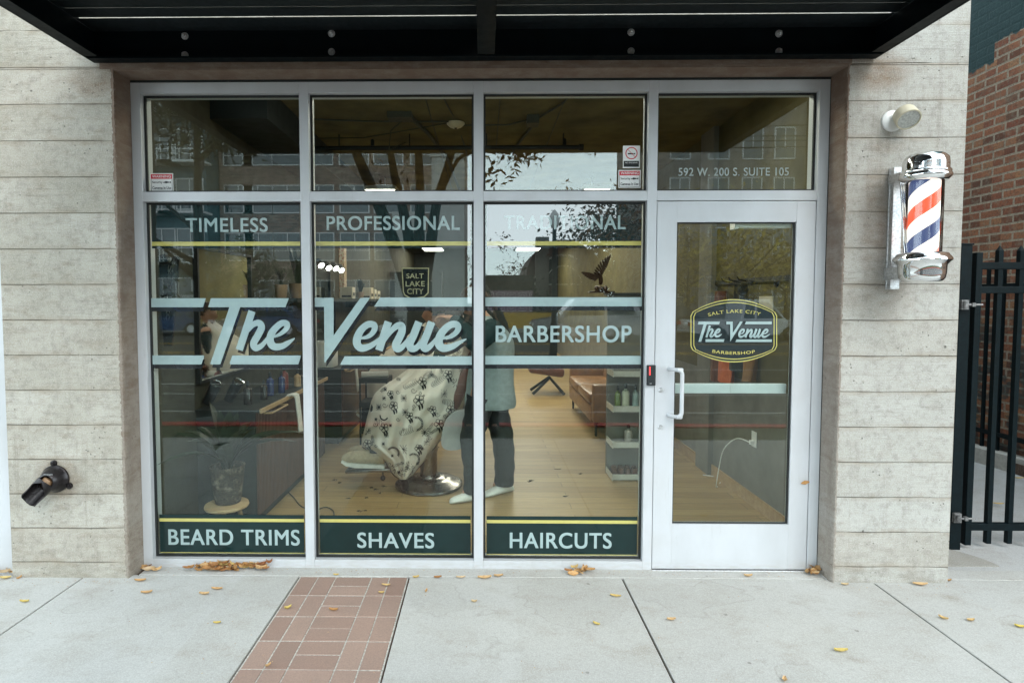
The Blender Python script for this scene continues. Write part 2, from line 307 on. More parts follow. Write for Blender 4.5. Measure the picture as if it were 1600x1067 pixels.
def m_leaf(name, cols):
    a = N(name); at_ = a.n('Attribute', attribute_name='shade')
    r = a.n('ValToRGB', {0: at_.outputs[2]}); cr = r.color_ramp
    cr.elements[0].color = c4(cols[0]); cr.elements[1].color = c4(cols[-1])
    for i, c in enumerate(cols[1:-1]):
        e = cr.elements.new((i + 1) / (len(cols) - 1)); e.color = c4(c)
    v = a.noise(a.obj(), 60, 3)
    col = a.mix(a.ramp(v, .4, .8, 0, .35), r.outputs[0], (.12, .05, .02, 1))
    p = a.pr(Base_Color=col, Roughness=.7)
    return a.surf(p.outputs[0])
M['leafdry'] = m_leaf('dry_leaf', [(.20, .07, .02), (.42, .22, .07), (.50, .33, .16), (.52, .40, .08), (.48, .36, .24)])
M['leafrust'] = m_leaf('rust_foliage', [(.03, .02, .01), (.12, .05, .02), (.20, .09, .025)])
M['leafgreen'] = m_leaf('green_foliage', [(.01, .02, .008), (.03, .05, .015), (.06, .08, .02)])
M['leafyellow'] = m_leaf('yellow_foliage', [(.16, .11, .015), (.40, .28, .03), (.55, .42, .05)])

# ------------------------------------------------------------------ mesh helpers
class MB:
    def __init__(s): s.bm = bmesh.new(); s.sh = s.bm.faces.layers.float.new('shade'); s.mi = 0; s.shade = 0.0
    def face(s, vs):
        try: f = s.bm.faces.new(vs)
        except ValueError: return None
        f.material_index = s.mi; f[s.sh] = s.shade; return f
    def box(s, x0, x1, y0, y1, z0, z1, bev=0, M_=None):
        vs = [s.bm.verts.new((x, y, z)) for x in (x0, x1) for y in (y0, y1) for z in (z0, z1)]
        fs = [s.face([vs[i] for i in q]) for q in ((0, 1, 3, 2), (4, 6, 7, 5), (0, 4, 5, 1), (2, 3, 7, 6), (0, 2, 6, 4), (1, 5, 7, 3))]
        if M_ is not None: bmesh.ops.transform(s.bm, matrix=M_, verts=vs)
        if bev:
            es = list({e for f in fs for e in f.edges})
            r = bmesh.ops.bevel(s.bm, geom=es, offset=bev, segments=2, affect='EDGES', profile=.5)
            for f in r['faces']: f.material_index = s.mi; f[s.sh] = s.shade
        return s
    def obox(s, c, half, rot, bev=0):
        m = Matrix.Translation(c) @ rot.to_4x4()
        return s.box(-half[0], half[0], -half[1], half[1], -half[2], half[2], bev, m)
    def tube(s, pts, r, n=10, cap=True, flat=1.0):
        pts = [Vector(p) for p in pts]; rs = r if isinstance(r, (list, tuple)) else [r] * len(pts); rings = []
        up = None
        for i, p in enumerate(pts):
            d = (pts[min(i + 1, len(pts) - 1)] - pts[max(i - 1, 0)]).normalized()
            if up is None: up = Vector((0, 0, 1)) if abs(d.z) < .9 else Vector((1, 0, 0))
            a = d.cross(up).normalized(); b = a.cross(d).normalized(); up = b
            rings.append([s.bm.verts.new(p + (a * math.cos(t) + b * math.sin(t) * flat) * rs[i]) for t in [2 * math.pi * k / n for k in range(n)]])
        for a, b in zip(rings, rings[1:]):
            for k in range(n): s.face((a[k], a[(k + 1) % n], b[(k + 1) % n], b[k]))
        if cap: s.face(rings[0][::-1]); s.face(rings[-1])
        return s
    def lathe(s, prof, c=(0, 0, 0), n=32, rot=None):
        c = Vector(c); rings = []
        for (r, z) in prof:
            ring = []
            for k in range(n):
                t = 2 * math.pi * k / n; v = Vector((r * math.cos(t), r * math.sin(t), z))
                if rot is not None: v = rot @ v
                ring.append(s.bm.verts.new(c + v))
            rings.append(ring)
        for a, b in zip(rings, rings[1:]):
            for k in range(n): s.face((a[k], a[(k + 1) % n], b[(k + 1) % n], b[k]))
        s.face(rings[0][::-1]); s.face(rings[-1]); return s
    def prism(s, poly, a, b, fn):
        """poly in 2D, extruded from a to b; fn(u,v,w)->xyz"""
        A = [s.bm.verts.new(fn(u, v, a)) for u, v in poly]; B = [s.bm.verts.new(fn(u, v, b)) for u, v in poly]
        s.face(A[::-1]); s.face(B); n = len(A)
        for k in range(n): s.face((A[k], A[(k + 1) % n], B[(k + 1) % n], B[k]))
        return s
    def poly(s, pts): return s.face([s.bm.verts.new(p) for p in pts])
    def ball(s, c, r, seg=16, sx=1, sy=1, sz=1):
        c = Vector(c); n = seg // 2
        prof = [(max(1e-4, r * math.sin(math.pi * i / n)), -r * math.cos(math.pi * i / n)) for i in range(n + 1)]
        return s.lathe(prof, c, seg, rot=Matrix.Diagonal((sx, sy, sz)))
    def build(s, name, mat, parent=None, smooth=False, recalc=True, sharp=40, weld=False):
        if weld: bmesh.ops.remove_doubles(s.bm, verts=s.bm.verts[:], dist=1e-5)
        if recalc: bmesh.ops.recalc_face_normals(s.bm, faces=s.bm.faces[:])
        me = bpy.data.meshes.new(name)
        if smooth:
            for f in s.bm.faces: f.smooth = True
            for e in s.bm.edges:
                if len(e.link_faces) == 2 and e.calc_face_angle(0) > R_(sharp): e.smooth = False
        s.bm.to_mesh(me); s.bm.free()
        for m in (mat if isinstance(mat, (list, tuple)) else [mat]): me.materials.append(m)
        o = bpy.data.objects.new(name, me); C.objects.link(o)
        if parent: o.parent = parent; o.matrix_parent_inverse = Matrix.Translation(-parent_loc(parent))
        return o
def parent_loc(o):
    v = Vector(o.location); 
    return v
def setp(o, p):
    o.parent = p; o.matrix_parent_inverse = Matrix.Translation(-Vector(p.location)) if p.type == 'EMPTY' else Matrix.Identity(4)
def thing(name, label, cat, loc=(0, 0, 0), group=None, kind=None):
    o = bpy.data.objects.new(name, None); C.objects.link(o); o.location = loc; o.empty_display_size = .1
    o['label'] = label; o['category'] = cat
    if group: o['group'] = group
    if kind: o['kind'] = kind
    return o
def tag(o, label=None, cat=None, group=None, kind=None):
    for k, v in (('label', label), ('category', cat), ('group', group), ('kind', kind)):
        if v: o[k] = v
    return o
def B(name, mat, parent, *boxes, bev=0, smooth=False):
    m = MB()
    for b in boxes: m.box(*b, bev=bev)
    return m.build(name, mat, parent, smooth=smooth)
# a sub-part's parent is a mesh object that sits under an Empty: give it an identity inverse
_old = parent_loc
def parent_loc(o):
    return Vector(o.location) if o.type == 'EMPTY' else Vector((0, 0, 0))

def textmesh(s, name, p0, p1, cap, mat, parent, y, bold=.008, shear=0, sxmul=None, arc=None, space=1.0, rotz=None):
    """caps text s from world x p0 to p1 with baseline z (p2), cap height cap, on plane Y=y facing -Y"""
    cu = bpy.data.curves.new('t', 'FONT'); cu.body = s; cu.size = 1; cu.offset = 0; cu.space_character = space; cu.shear = shear
    ob = bpy.data.objects.new('t', cu); C.objects.link(ob)
    bpy.context.view_layer.update(); dg = bpy.context.evaluated_depsgraph_get()
    me = bpy.data.meshes.new_from_object(ob.evaluated_get(dg)); bpy.data.objects.remove(ob); bpy.data.curves.remove(cu)
    xs = [v.co.x for v in me.vertices]; ys = [v.co.y for v in me.vertices]
    x0, x1 = min(xs), max(xs); y0, y1 = min(ys), max(ys)
    ax, az0, bx, az1 = p0[0], p0[1], p1[0], (p1[1] or p0[1])
    for v in me.vertices:
        t = (v.co.x - x0) / (x1 - x0); h = (v.co.y - y0) / (y1 - y0) * cap
        if arc:
            cx, cz, r, a0, a1 = arc; an = a0 + (a1 - a0) * t; rr = r + (h if a0 > a1 else -h + 0) 
            if a0 < a1: rr = r - h
            v.co = Vector((cx + rr * math.cos(an), y, cz + rr * math.sin(an)))
        elif rotz == 'down':                       # runs down the wall
            v.co = Vector((ax + h, y, az0 + (az1 - az0) * t))
        else: v.co = Vector((ax + (bx - ax) * t, y, az0 + (az1 - az0) * t + h))
    
    b_ = bmesh.new(); d_ = cap * bold * 1.6         # emboldened by four shifted copies, no two glyph faces in one plane
    for q_, (sx_, sz_) in enumerate(((-1, -1), (1, -1), (-1, 1), (1, 1))):
        n0 = len(b_.verts); b_.from_mesh(me); b_.verts.ensure_lookup_table()
        for v_ in b_.verts[n0:]: v_.co += Vector((sx_ * d_, -q_ * 2.5e-5, sz_ * d_ * .7))
    b_.to_mesh(me); b_.free()
    for p_ in me.polygons: p_.use_smooth = False
    me.name = name
    me.materials.append(mat); o = bpy.data.objects.new(name, me); C.objects.link(o)
    if parent: o.parent = parent; o.matrix_parent_inverse = Matrix.Translation(-parent_loc(parent))
    return o
def join(objs, name):
    """one mesh object out of several, without bpy.ops"""
    bm = bmesh.new(); mats = []
    for o in objs:
        idx = []
        for m in o.data.materials:
            if m not in mats: mats.append(m)
            idx.append(mats.index(m))
        n0 = len(bm.faces); bm.from_mesh(o.data); bm.faces.ensure_lookup_table()
        for f in bm.faces[n0:]: f.material_index = idx[min(f.material_index, len(idx) - 1)]
    me = bpy.data.meshes.new(name); bm.to_mesh(me); bm.free()
    for m in mats: me.materials.append(m)
    keep = objs[0]; keep.data = me; keep.name = name
    for o in objs[1:]: bpy.data.objects.remove(o)
    return keep
def crom(pts, k=8):
    """Catmull-Rom through tuples of any length"""
    out = []; n = len(pts)
    for i in range(n - 1):
        p = [pts[max(i - 1, 0)], pts[i], pts[i + 1], pts[min(i + 2, n - 1)]]
        for j in range(k):
            t = j / k
            out.append(tuple(.5 * (2 * b + (c - a) * t + (2 * a - 5 * b + 4 * c - d) * t * t + (3 * b - a - 3 * c + d) * t ** 3) for a, b, c, d in zip(*p)))
    out.append(tuple(pts[-1])); return out
def skin(name, joints, mat, parent=None, sub=2):
    """joints: list of (xyz, radius, parent_index or None) -> one continuous surface"""
    me = bpy.data.meshes.new(name)
    me.from_pydata([j[0] for j in joints], [(j[2], i) for i, j in enumerate(joints) if j[2] is not None], [])
    o = bpy.data.objects.new(name, me); C.objects.link(o)
    m = o.modifiers.new('s', 'SKIN'); m.use_smooth_shade = True
    sv = me.skin_vertices[0].data
    for i, j in enumerate(joints):
        r = j[1]; sv[i].radius = r if isinstance(r, tuple) else (r, r); sv[i].use_root = (j[2] is None)
    s2 = o.modifiers.new('u', 'SUBSURF'); s2.levels = sub; s2.render_levels = sub
    bpy.context.view_layer.update(); dg = bpy.context.evaluated_depsgraph_get()
    me2 = bpy.data.meshes.new_from_object(o.evaluated_get(dg)); bpy.data.objects.remove(o); bpy.data.meshes.remove(me)
    me2.name = name; me2.materials.clear(); me2.materials.append(mat)
    for p in me2.polygons: p.use_smooth = True
    o = bpy.data.objects.new(name, me2); C.objects.link(o)
    if parent: o.parent = parent; o.matrix_parent_inverse = Matrix.Translation(-parent_loc(parent))
    return o

def garment(name, rings, mat, parent, tubes=(), n=28, wr=.03, seed=1):
    """cloth: stacked ellipses (centre, rx, ry) with soft folds, plus sleeve or leg tubes (points, radii)"""
    rg = random.Random(seed); m = MB(); ph = [rg.uniform(0, 6) for _ in range(4)]
    def shell(rs):
        prev = None
        for i, (c, rx, ry) in enumerate(rs):
            ring = []
            for k in range(n):
                a_ = 2 * math.pi * k / n; f = 1 + wr * math.sin(a_ * 5 + ph[0] + i * .35) + wr * .6 * math.sin(a_ * 9 + ph[1] - i * .6)
                ring.append(m.bm.verts.new((c[0] + rx * f * math.cos(a_), c[1] + ry * f * math.sin(a_), c[2])))
            if prev:
                for k in range(n): m.face((prev[k], prev[(k + 1) % n], ring[(k + 1) % n], ring[k]))
            prev = ring
    if rings:
        q = crom([tuple(c) + (rx, ry) for c, rx, ry in rings], 5); shell([((a[0], a[1], a[2]), a[3], a[4]) for a in q])
    for pts, rs in tubes:
        q = crom([tuple(p) + (r,) for p, r in zip(pts, rs)], 6)
        m.tube([a[:3] for a in q], [a[3] * (1 + wr * 1.3 * math.sin(i * 1.7 + ph[2])) for i, a in enumerate(q)], 16, cap=False)
    o = m.build(name, mat, parent, smooth=True, sharp=180, recalc=True); return o

a = N('upper_green_film'); p = a.pr(Base_Color=(.004, .018, .018, 1), Roughness=.4, Specular_IOR_Level=.1, Coat_Weight=1.0, Coat_Roughness=0.0, Coat_IOR=1.85)
M['upperband'] = a.surf(a.n('MixShader', {0: .0, 1: p.outputs[0], 2: a.n('BsdfTransparent').outputs[0]}).outputs[0])
# ================================================================== GROUND
WY = -.14                                   # face of the concrete wall
gm = MB(); gm.box(-300, 300, -300, 300, -.35, -.20); tag(gm.build('ground', M['asphalt']), kind='structure')
XJ = [-9.2, -7.66, -5.4, -3.85, -2.297, -1.062, -.430, .790, 2.190, 3.6, 5.2, 6.7]
GZ = .016
def slabs(cols, rows, mb, gap=.010):
    for (x0, x1) in cols:
        for (y0, y1) in rows: mb.box(x0 + gap / 2, x1 - gap / 2, y0 + gap / 2, y1 - gap / 2, -.10, GZ, bev=.004)
sw = MB()
cols = [(XJ[i], XJ[i + 1]) for i in range(len(XJ) - 1) if XJ[i] != -1.062]
rows = [(-.10 - 1.5 * k - 1.5, -.10 - 1.5 * k) for k in range(2)]
slabs(cols, rows, sw)
for a_, b_ in ((-9.2, -2.70), (-2.0, 1.96), (2.62, 6.7)): slabs([(a_, b_)], [(-.10, .02)], sw, .004)
for a_, b_ in ((-2.70, -2.0), (1.96, 2.62)): sw.box(a_, b_, -.10, WY + .02, -.1, GZ - .001)
tag(sw.build('sidewalk', M['sidewalk']), kind='structure')
tag(B('sidewalk_base', M['soil'], None, (-9.2, 6.7, -3.12, .02, -.18, .002)), kind='structure')
# clay paver strip
pv = MB(); mo = MB(); mo.box(-1.058, -.434, -3.1, -.102, -.02, .0115)
tag(mo.build('paving_joint', M['mortar']), kind='structure')
x0 = -1.054; u = .1027; yy = -.106; row = 0
rr = random.Random(3)
while yy > -3.05:
    h = .2055
    for cx, w_ in ((0, 1), (1, 1), (4, 1), (5, 1)):
        pv.shade = rr.random(); j = rr.uniform(-.001, .001)
        pv.box(x0 + cx * u + .0028, x0 + (cx + w_) * u - .0028, yy - h + .0026, yy - .0026, -.05, j + .014, bev=.003)
    for k in (0, 1):
        pv.shade = rr.random(); j = rr.uniform(-.001, .001); dy = -.10 * 0
        pv.box(x0 + 2 * u + .0028, x0 + 4 * u - .0028, yy - h / 2 * (k + 1) + .0026, yy - h / 2 * k - .0026, -.05, j + .014, bev=.003)
    yy -= h
tag(pv.build('brick_paving', M['paver']), kind='structure')
# street in front of the shop (seen mirrored in the glass)
tag(B('planting_strip', M['grass'], None, (-60, 60, -3.85, -3.12, -.19, -.02)), kind='structure')
tag(B('red_kerb', M['redkerb'], None, (-60, 60, -4.02, -3.86, -.19, 0)), kind='structure')
tag(B('road', M['asphalt'], None, (-120, 120, -27.5, -4.02, -.2, -.13)), kind='structure')
rl = MB()
for d, t in ((5.35, .07), (7.0, .07), (8.2, .10), (10.8, .12)): rl.box(-90, 90, -d - t, -d, -.13, -.126)
tag(rl.build('white_lane_line', M['lanewhite']), kind='structure')
rl = MB()
for d in (14.9, 15.4, 18.9, 19.4): rl.box(-90, 90, -d - .13, -d, -.13, -.126)
tag(rl.build('yellow_lane_line', M['laneyel']), kind='structure')
tag(B('far_sidewalk', M['kerb'], None, (-90, 90, -31, -27.5, -.2, 0)), kind='structure')
tag(B('far_lawn', M['grass'], None, (-90, 90, -60, -31, -.2, .02)), kind='structure')
# alley floor, kerb
tag(B('alley_floor', M['alley'], None, (2.62, 5.0, .024, 9, -.1, -.002)), kind='structure')
kb = MB(); kb.mi = 0
pts = [(5.06, .9), (4.97, 1.5), (4.90, 2.0), (4.86, 2.5), (4.84, 3.2), (4.84, 5), (4.84, 9)]
for (xa, ya), (xb, yb) in zip(pts, pts[1:]):
    kb.prism([(xa, ya), (xb, yb), (xb + .14, yb), (xa + .14, ya)], -.01, .145, lambda u, v, w_: (u, v, w_))
tag(kb.build('alley_kerb', M['kerb']), kind='structure')
tag(B('alley_soil', M['soil'], None, (4.9, 5.3, .9, 9, .0, .10)), kind='structure')
hr = MB(); hr.prism([(2.64 + .46 * math.cos(t) * 1.0, .10 + .34 * math.sin(t)) for t in [math.pi * k / 24 - math.pi / 2 * 0 for k in range(25)]], -.01, .006, lambda u, v, w_: (u, v, w_))
tag(hr.build('concrete_patch', M['patch']), kind='structure')

# ================================================================== SHOP BUILDING SHELL
bd = thing('shop_building', 'pale board-formed concrete building wall around the barbershop front', 'building', (0, WY, 0))
def pier(x0, x1, name, lab):
    m = MB(); m.box(x0, x1, WY, .30, -.15, 2.872)
    o = m.build(name, M['concrete'], bd); return o
xl, xr = -2.030, 1.958
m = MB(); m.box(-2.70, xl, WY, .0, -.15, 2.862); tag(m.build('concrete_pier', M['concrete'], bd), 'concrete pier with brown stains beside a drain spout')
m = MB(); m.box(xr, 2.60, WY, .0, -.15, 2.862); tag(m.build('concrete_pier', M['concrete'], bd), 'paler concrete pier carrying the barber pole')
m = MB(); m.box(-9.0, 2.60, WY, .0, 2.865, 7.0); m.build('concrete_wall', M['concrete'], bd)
m = MB(); m.box(2.40, 2.60, .003, 14, -.15, 7.0); m.build('side_wall', M['concrete'], bd)
# stained reveal skins round the opening, 3 mm proud of the piers
def rough_strip(pts_fn, n, name, mat, par):
    m = MB(); rg = random.Random(5); prev = None
    for i in range(n + 1):
        t = i / n; q = [m.bm.verts.new(p) for p in pts_fn(t, rg)]
        if prev:
            for k in range(len(q) - 1): m.face((prev[k], prev[k + 1], q[k + 1], q[k]))
        prev = q
    return m.build(name, mat, par, recalc=False)
def revl(t, g):
    z = 2.862 * t; w_ = .010 + .010 * g.random()
    return [(xl - w_, WY - .002, z), (xl - .001 + g.uniform(-.002, .003), WY - .004, z), (xl + .004, WY + .01 + g.uniform(-.003, .003), z), (xl + .004, -.001, z)]
rough_strip(revl, 260, 'reveal', M['reveal'], bd)
def revr(t, g):
    z = 2.862 * t; w_ = .006 + .008 * g.random()
    return [(xr - .004, -.001, z), (xr - .004, WY + .01 + g.uniform(-.003, .003), z), (xr + .001 + g.uniform(-.002, .002), WY - .004, z), (xr + w_, WY - .002, z)]
rough_strip(revr, 260, 'reveal', M['reveal'], bd)
m = MB(); m.box(xl - .075, xr + .02, WY - .004, WY - .001, 2.862, 2.905); m.box(xl + .001, xr - .001, WY - .002, -.001, 2.855, 2.8645)
m.build('lintel', M['lintel'], bd)
# neighbouring frame at the far left
nb = thing('neighbour_window', 'edge of the neighbouring pale window frame at the far left', 'window', (-2.72, 0, 0))
B('jamb', M['frame'], nb, (-2.86, -2.703, -.10, .02, 0, 2.80)); B('glass_pane', M['winpane'], nb, (-4.4, -2.861, -.03, -.02, .06, 2.8))
B('head', M['frame'], nb, (-4.4, -2.861, -.06, .02, 2.801, 2.862))

# ================================================================== STOREFRONT
sf = thing('storefront_window', 'wide pale metal shop window with mint lettering and dark green bands', 'shop window', (0, 0, 0))
GX = .045; DZ = .11
COLS = [(-1.972, -1.058), (-1.005, -.060), (-.005, .932), (.986, 1.894)]
Z0, Z1, Z2, Z3, Z4, Z5 = .0, .064, 2.168, 2.224, 2.780, 2.842
B('jamb', M['frame'], sf, (-2.027, -1.972, 0, DZ, Z0, Z5), bev=.0015); B('jamb', M['frame'], sf, (1.894, 1.951, 0, DZ, Z0, Z5), bev=.0015)
for a_, b_ in ((-1.058, -1.005), (-.060, -.005), (.932, .986)): B('mullion', M['frame'], sf, (a_, b_, 0, DZ, Z0, Z5), bev=.0015)
for a_, b_ in COLS:
    B('head', M['frame'], sf, (a_ + .0006, b_ - .0006, .0005, DZ - .001, Z4, Z5), bev=.0012)
    B('transom_bar', M['frame'], sf, (a_ + .0006, b_ - .0006, .0005, DZ - .001, Z2, Z3), bev=.0012)
for a_, b_ in COLS[:3]:
    B('sill', M['frame'], sf, (a_ + .0006, b_ - .0006, .0005, DZ - .001, Z0 + .006, Z1), bev=.0012)
B('threshold', M['galv'], sf, (.988, 1.892, -.012, DZ, -.001, .018), bev=.002)
panes = {}
for i, (a_, b_) in enumerate(COLS):
    for j, (c_, d_) in enumerate(((Z1, Z2), (Z3, Z4))):
        if i == 3 and j == 0: continue
        o = B('glass_pane', M['glass'], sf, (a_ + .003, b_ - .003, GX, GX + .006, c_ + .003, d_ - .003)); panes[i, j] = o
        g = .012
        B('gasket', M['gasket'], o, (a_ + .0008, a_ + g, GX - .012, GX - .001, c_ + .001, d_ - .001), (b_ - g, b_ - .0008, GX - .012, GX - .001, c_ + .001, d_ - .001),
          (a_ + g, b_ - g, GX - .012, GX - .001, c_ + .0008, c_ + g), (a_ + g, b_ - g, GX - .012, GX - .001, d_ - g, d_ - .0008))
LY = GX - .0010                                  # vinyl lettering on the pane
def gz(px, py): p = at(px, py, LY); return p.x, p.z
def lettering(s, pxl, pxr, pyb, pyt, pane, mat=M['letter'], name='lettering', bold=.014, space=1.08, y=LY):
    a_ = gz(pxl, pyb); b_ = gz(pxr, pyb); z_ = (a_[1] + b_[1]) / 2; cap = gz((pxl + pxr) / 2, pyt)[1] - gz((pxl + pxr) / 2, pyb)[1]
    return textmesh(s, name, (a_[0], z_), (b_[0], z_), cap, mat, pane, y, bold=bold, space=space)
def flat(name, pols, mat, par, y):
    """2D polygons (world x,z) laid on plane y, each a hair off the last so that none share a plane"""
    m = MB()
    for k, pl in enumerate(pols): m.poly([(p[0], y - k * .00003, p[1]) for p in pl])
    return m.build(name, mat, par, recalc=False)
def rect(a_, b_, c_, d_): return [(a_, c_), (b_, c_), (b_, d_), (a_, d_)]
# bands
zt0, zt1 = gz(600, 388)[1], Z2; zb1 = gz(600, 805)[1]
zg0, zg1 = gz(600, 384)[1], gz(600, 377.5)[1]; zh0, zh1 = gz(600, 816)[1], gz(600, 811)[1]
for i in range(3):
    a_, b_ = COLS[i]; p = panes[i, 0]
    flat('band', [rect(a_ + .02, b_ - .02, Z1 + .022, zb1)], M['band'], p, LY); flat('band', [rect(a_ + .02, b_ - .02, zt0, zt1 - .012)], M['upperband'], p, LY)
    flat('gold_line', [rect(a_ + .02, b_ - .02, zg0, zg1), rect(a_ + .02, b_ - .02, zh0, zh1)], M['gold'], p, LY - .0005)
    flat('pinstripe', [rect(a_ + .02, b_ - .02, Z1 + .018, Z1 + .0215)], M['gold'], p, LY - .0005)
L2 = LY - .0010
lettering('TIMELESS', 291, 418, 362.5, 341, panes[0, 0], y=L2); lettering('PROFESSIONAL', 511, 718, 359.5, 338, panes[1, 0], y=L2); lettering('TRADITIONAL', 788, 977, 358.5, 337, panes[2, 0], y=L2)
lettering('BEARD TRIMS', 264, 468, 851, 827, panes[0, 0], y=L2); lettering('SHAVES', 559, 678, 855.5, 832, panes[1, 0], y=L2); lettering('HAIRCUTS', 797, 955, 856, 832, panes[2, 0], y=L2)
lettering('BARBERSHOP', 775, 986, 534.5, 509, panes[2, 0], y=L2)
lettering('592 W. 200 S. SUITE 105', 1060, 1232, 275, 262.5, panes[3, 1], M['letter2'], bold=.010, y=L2)

# hand-drawn script logo, in photograph pixels of the big one
def stroke(pts, ws, k=7):
    q = crom([tuple(p) + (w_,) for p, w_ in zip(pts, ws)], k); L = []; R = []
    for i, (x, y, w_) in enumerate(q):
        a_ = q[max(i - 1, 0)]; b_ = q[min(i + 1, len(q) - 1)]; dx, dy = b_[0] - a_[0], b_[1] - a_[1]; l = math.hypot(dx, dy) or 1
        L.append((x - dy / l * w_ / 2, y + dx / l * w_ / 2)); R.append((x + dy / l * w_ / 2, y - dx / l * w_ / 2))
    return [[L[i], L[i + 1], R[i + 1], R[i]] for i in range(len(L) - 1)]
def z5(p): return (230 + p[0] / 5.926, 370 + p[1] / 5.926)
def z6(p): return (480 + p[0] / 5.926, 380 + p[1] / 5.926)
def logo_parts():
    """polygons in photo pixels: (panel index, is a bar, polygon)"""
    out = []
    def st(z, pts, ws, pane): 
        for q in stroke([z(p) for p in pts], [w_ / 5.926 for w_ in ws]): out.append((pane, 0, q))
    # The
    out.append((0, 0, [(330, 466), (452, 466), (446.5, 480), (326, 480)])); out.append((0, 0, [(359, 480), (376, 480), (345, 569), (329, 569)]))
    st(z5, [(974, 688), (915, 868), (856, 1047)], [68, 68, 68], 0)
    st(z5, [(880, 975), (925, 880), (985, 812), (1040, 798), (1062, 840), (1030, 910), (990, 985), (1010, 1028), (1065, 1005), (1125, 935), (1165, 890)], [20, 40, 52, 60, 66, 66, 66, 60, 46, 34, 20], 0)
    st(z5, [(1150, 935), (1235, 900), (1292, 850), (1298, 806), (1250, 800), (1190, 848), (1150, 910), (1146, 972), (1180, 1014), (1250, 1012), (1310, 980), (1372, 938)], [16, 34, 48, 56, 58, 62, 68, 70, 68, 58, 44, 10], 0)
    # V
    out.append((1, 0, [(486, 465.4), (522, 465.4), (522, 479.4), (486, 479.4)])); out.append((1, 0, [(507.2, 479.4), (522, 479.4), (522, 524), (507.6, 568)]))
    out.append((1, 0, [(563.8, 465.4), (578.7, 465.4), (507.6, 568), (513, 545), (522, 524)]))
    st(z6, [(480, 882), (570, 862), (622, 808), (622, 758), (565, 752), (505, 800), (470, 868), (466, 930), (505, 968), (575, 955), (640, 915), (700, 860)], [18, 38, 52, 60, 62, 66, 72, 74, 70, 56, 44, 26], 1)
    st(z6, [(755, 726), (712, 855), (668, 990)], [70, 70, 70], 1)
    st(z6, [(712, 915), (770, 825), (830, 768), (876, 764), (880, 815), (850, 885), (822, 945), (845, 976), (895, 945), (950, 870)], [24, 44, 58, 66, 70, 72, 72, 66, 48, 26], 1)
    st(z6, [(1037, 727), (992, 840), (955, 925), (965, 972), (1015, 965), (1065, 905), (1100, 840)], [70, 70, 70, 66, 56, 42, 24], 1)
    st(z6, [(1155, 727), (1112, 840), (1078, 925), (1092, 974), (1142, 950), (1200, 875)], [70, 70, 70, 64, 50, 26], 1)
    st(z6, [(1225, 882), (1330, 862), (1392, 808), (1392, 758), (1335, 752), (1270, 800), (1228, 868), (1222, 930), (1262, 968), (1340, 955), (1400, 922), (1475, 884)], [18, 38, 52, 62, 64, 68, 74, 76, 72, 58, 44, 10], 1)
    return out
BARS = [(0, [(238, 466), (323, 466), (318.5, 480), (238, 480)]), (0, [(238, 555), (321, 555), (316, 569), (238, 569)]), (0, [(364, 555), (471.5, 555), (467, 569), (359.5, 569)]),
        (1, [(594.7, 465), (742, 465), (742, 479), (585.5, 479)]), (1, [(540, 556), (742, 556), (742, 569.3), (532.5, 569.3)]),
        (2, [(752, 464.5), (1006, 464.5), (1006, 478.6), (752, 478.6)]), (2, [(752, 556), (1004, 556), (1004, 569.3), (752, 569.3)])]
def clipx(pl, a_, b_):
    return [(min(max(x, a_), b_), z) for x, z in pl]
lp = logo_parts()
for i in range(3):
    a_, b_ = COLS[i]; W_ = lambda pl, dx=0, dy=0: clipx([gz(x + dx, y + dy) for x, y in pl], a_ + .012, b_ - .012)
    front = [W_(q) for p_, _, q in lp if p_ == i] + [W_(q) for p_, q in BARS if p_ == i]
    back = [W_(q, 2.2, 5.4) for p_, _, q in lp if p_ == i] + [W_(q, 0, 6.5) for p_, q in BARS if p_ == i]
    flat('drop_shadow', back, M['shadowv'], panes[i, 0], LY - .0003)
    flat('script_lettering' if i < 2 else 'stripe', front, M['letter'], panes[i, 0], LY - .0003 - .00003 * len(back) - .0004)

# stickers
def warning(px0, px1, py0, py1, pane):
    (ax, az), (bx, bz) = gz(px0, py1), gz(px1, py0); w_ = bx - ax; h_ = bz - az; y = LY - .001; T = lambda u, v: (ax + u * w_, az + v * h_)
    o = [flat('p', [rect(ax, bx, az, bz)], M['whitep'], pane, y), flat('p', [rect(ax + .04 * w_, bx - .04 * w_, az + .70 * h_, bz - .05 * h_)], M['red'], pane, y - .0005),
         flat('p', [rect(ax + .04 * w_, ax + .06 * w_, az + .06 * h_, az + .7 * h_), rect(bx - .06 * w_, bx - .04 * w_, az + .06 * h_, az + .7 * h_), rect(ax + .04 * w_, bx - .04 * w_, az + .05 * h_, az + .07 * h_)], M['shadowv'], pane, y - .0005),
         flat('p', [[T(.60, .52), T(.68, .58), T(.84, .54), T(.90, .58), T(.90, .46), T(.84, .50), T(.68, .46)], [T(.62, .56), T(.62, .46), T(.56, .51)]], M['shadowv'], pane, y - .0005)]
    for s_, u0, u1, v, c_, mt in (('WARNING', .10, .90, .76, .14, M['whitep']), ('Security', .10, .54, .43, .16, M['shadowv']), ('Cameras In Use', .10, .90, .15, .15, M['shadowv'])):
        o.append(textmesh(s_, 'p', (T(u0, v)[0], T(u0, v)[1]), (T(u1, v)[0], 0), c_ * h_, mt, pane, y - .0009, bold=.010))
    return join(o, 'sticker')
tag(warning(235, 270.5, 271, 300.5, panes[0, 1]), 'white and red security camera warning sticker')
tag(warning(966, 1001, 266, 294, panes[2, 1]), 'white and red security camera warning sticker')
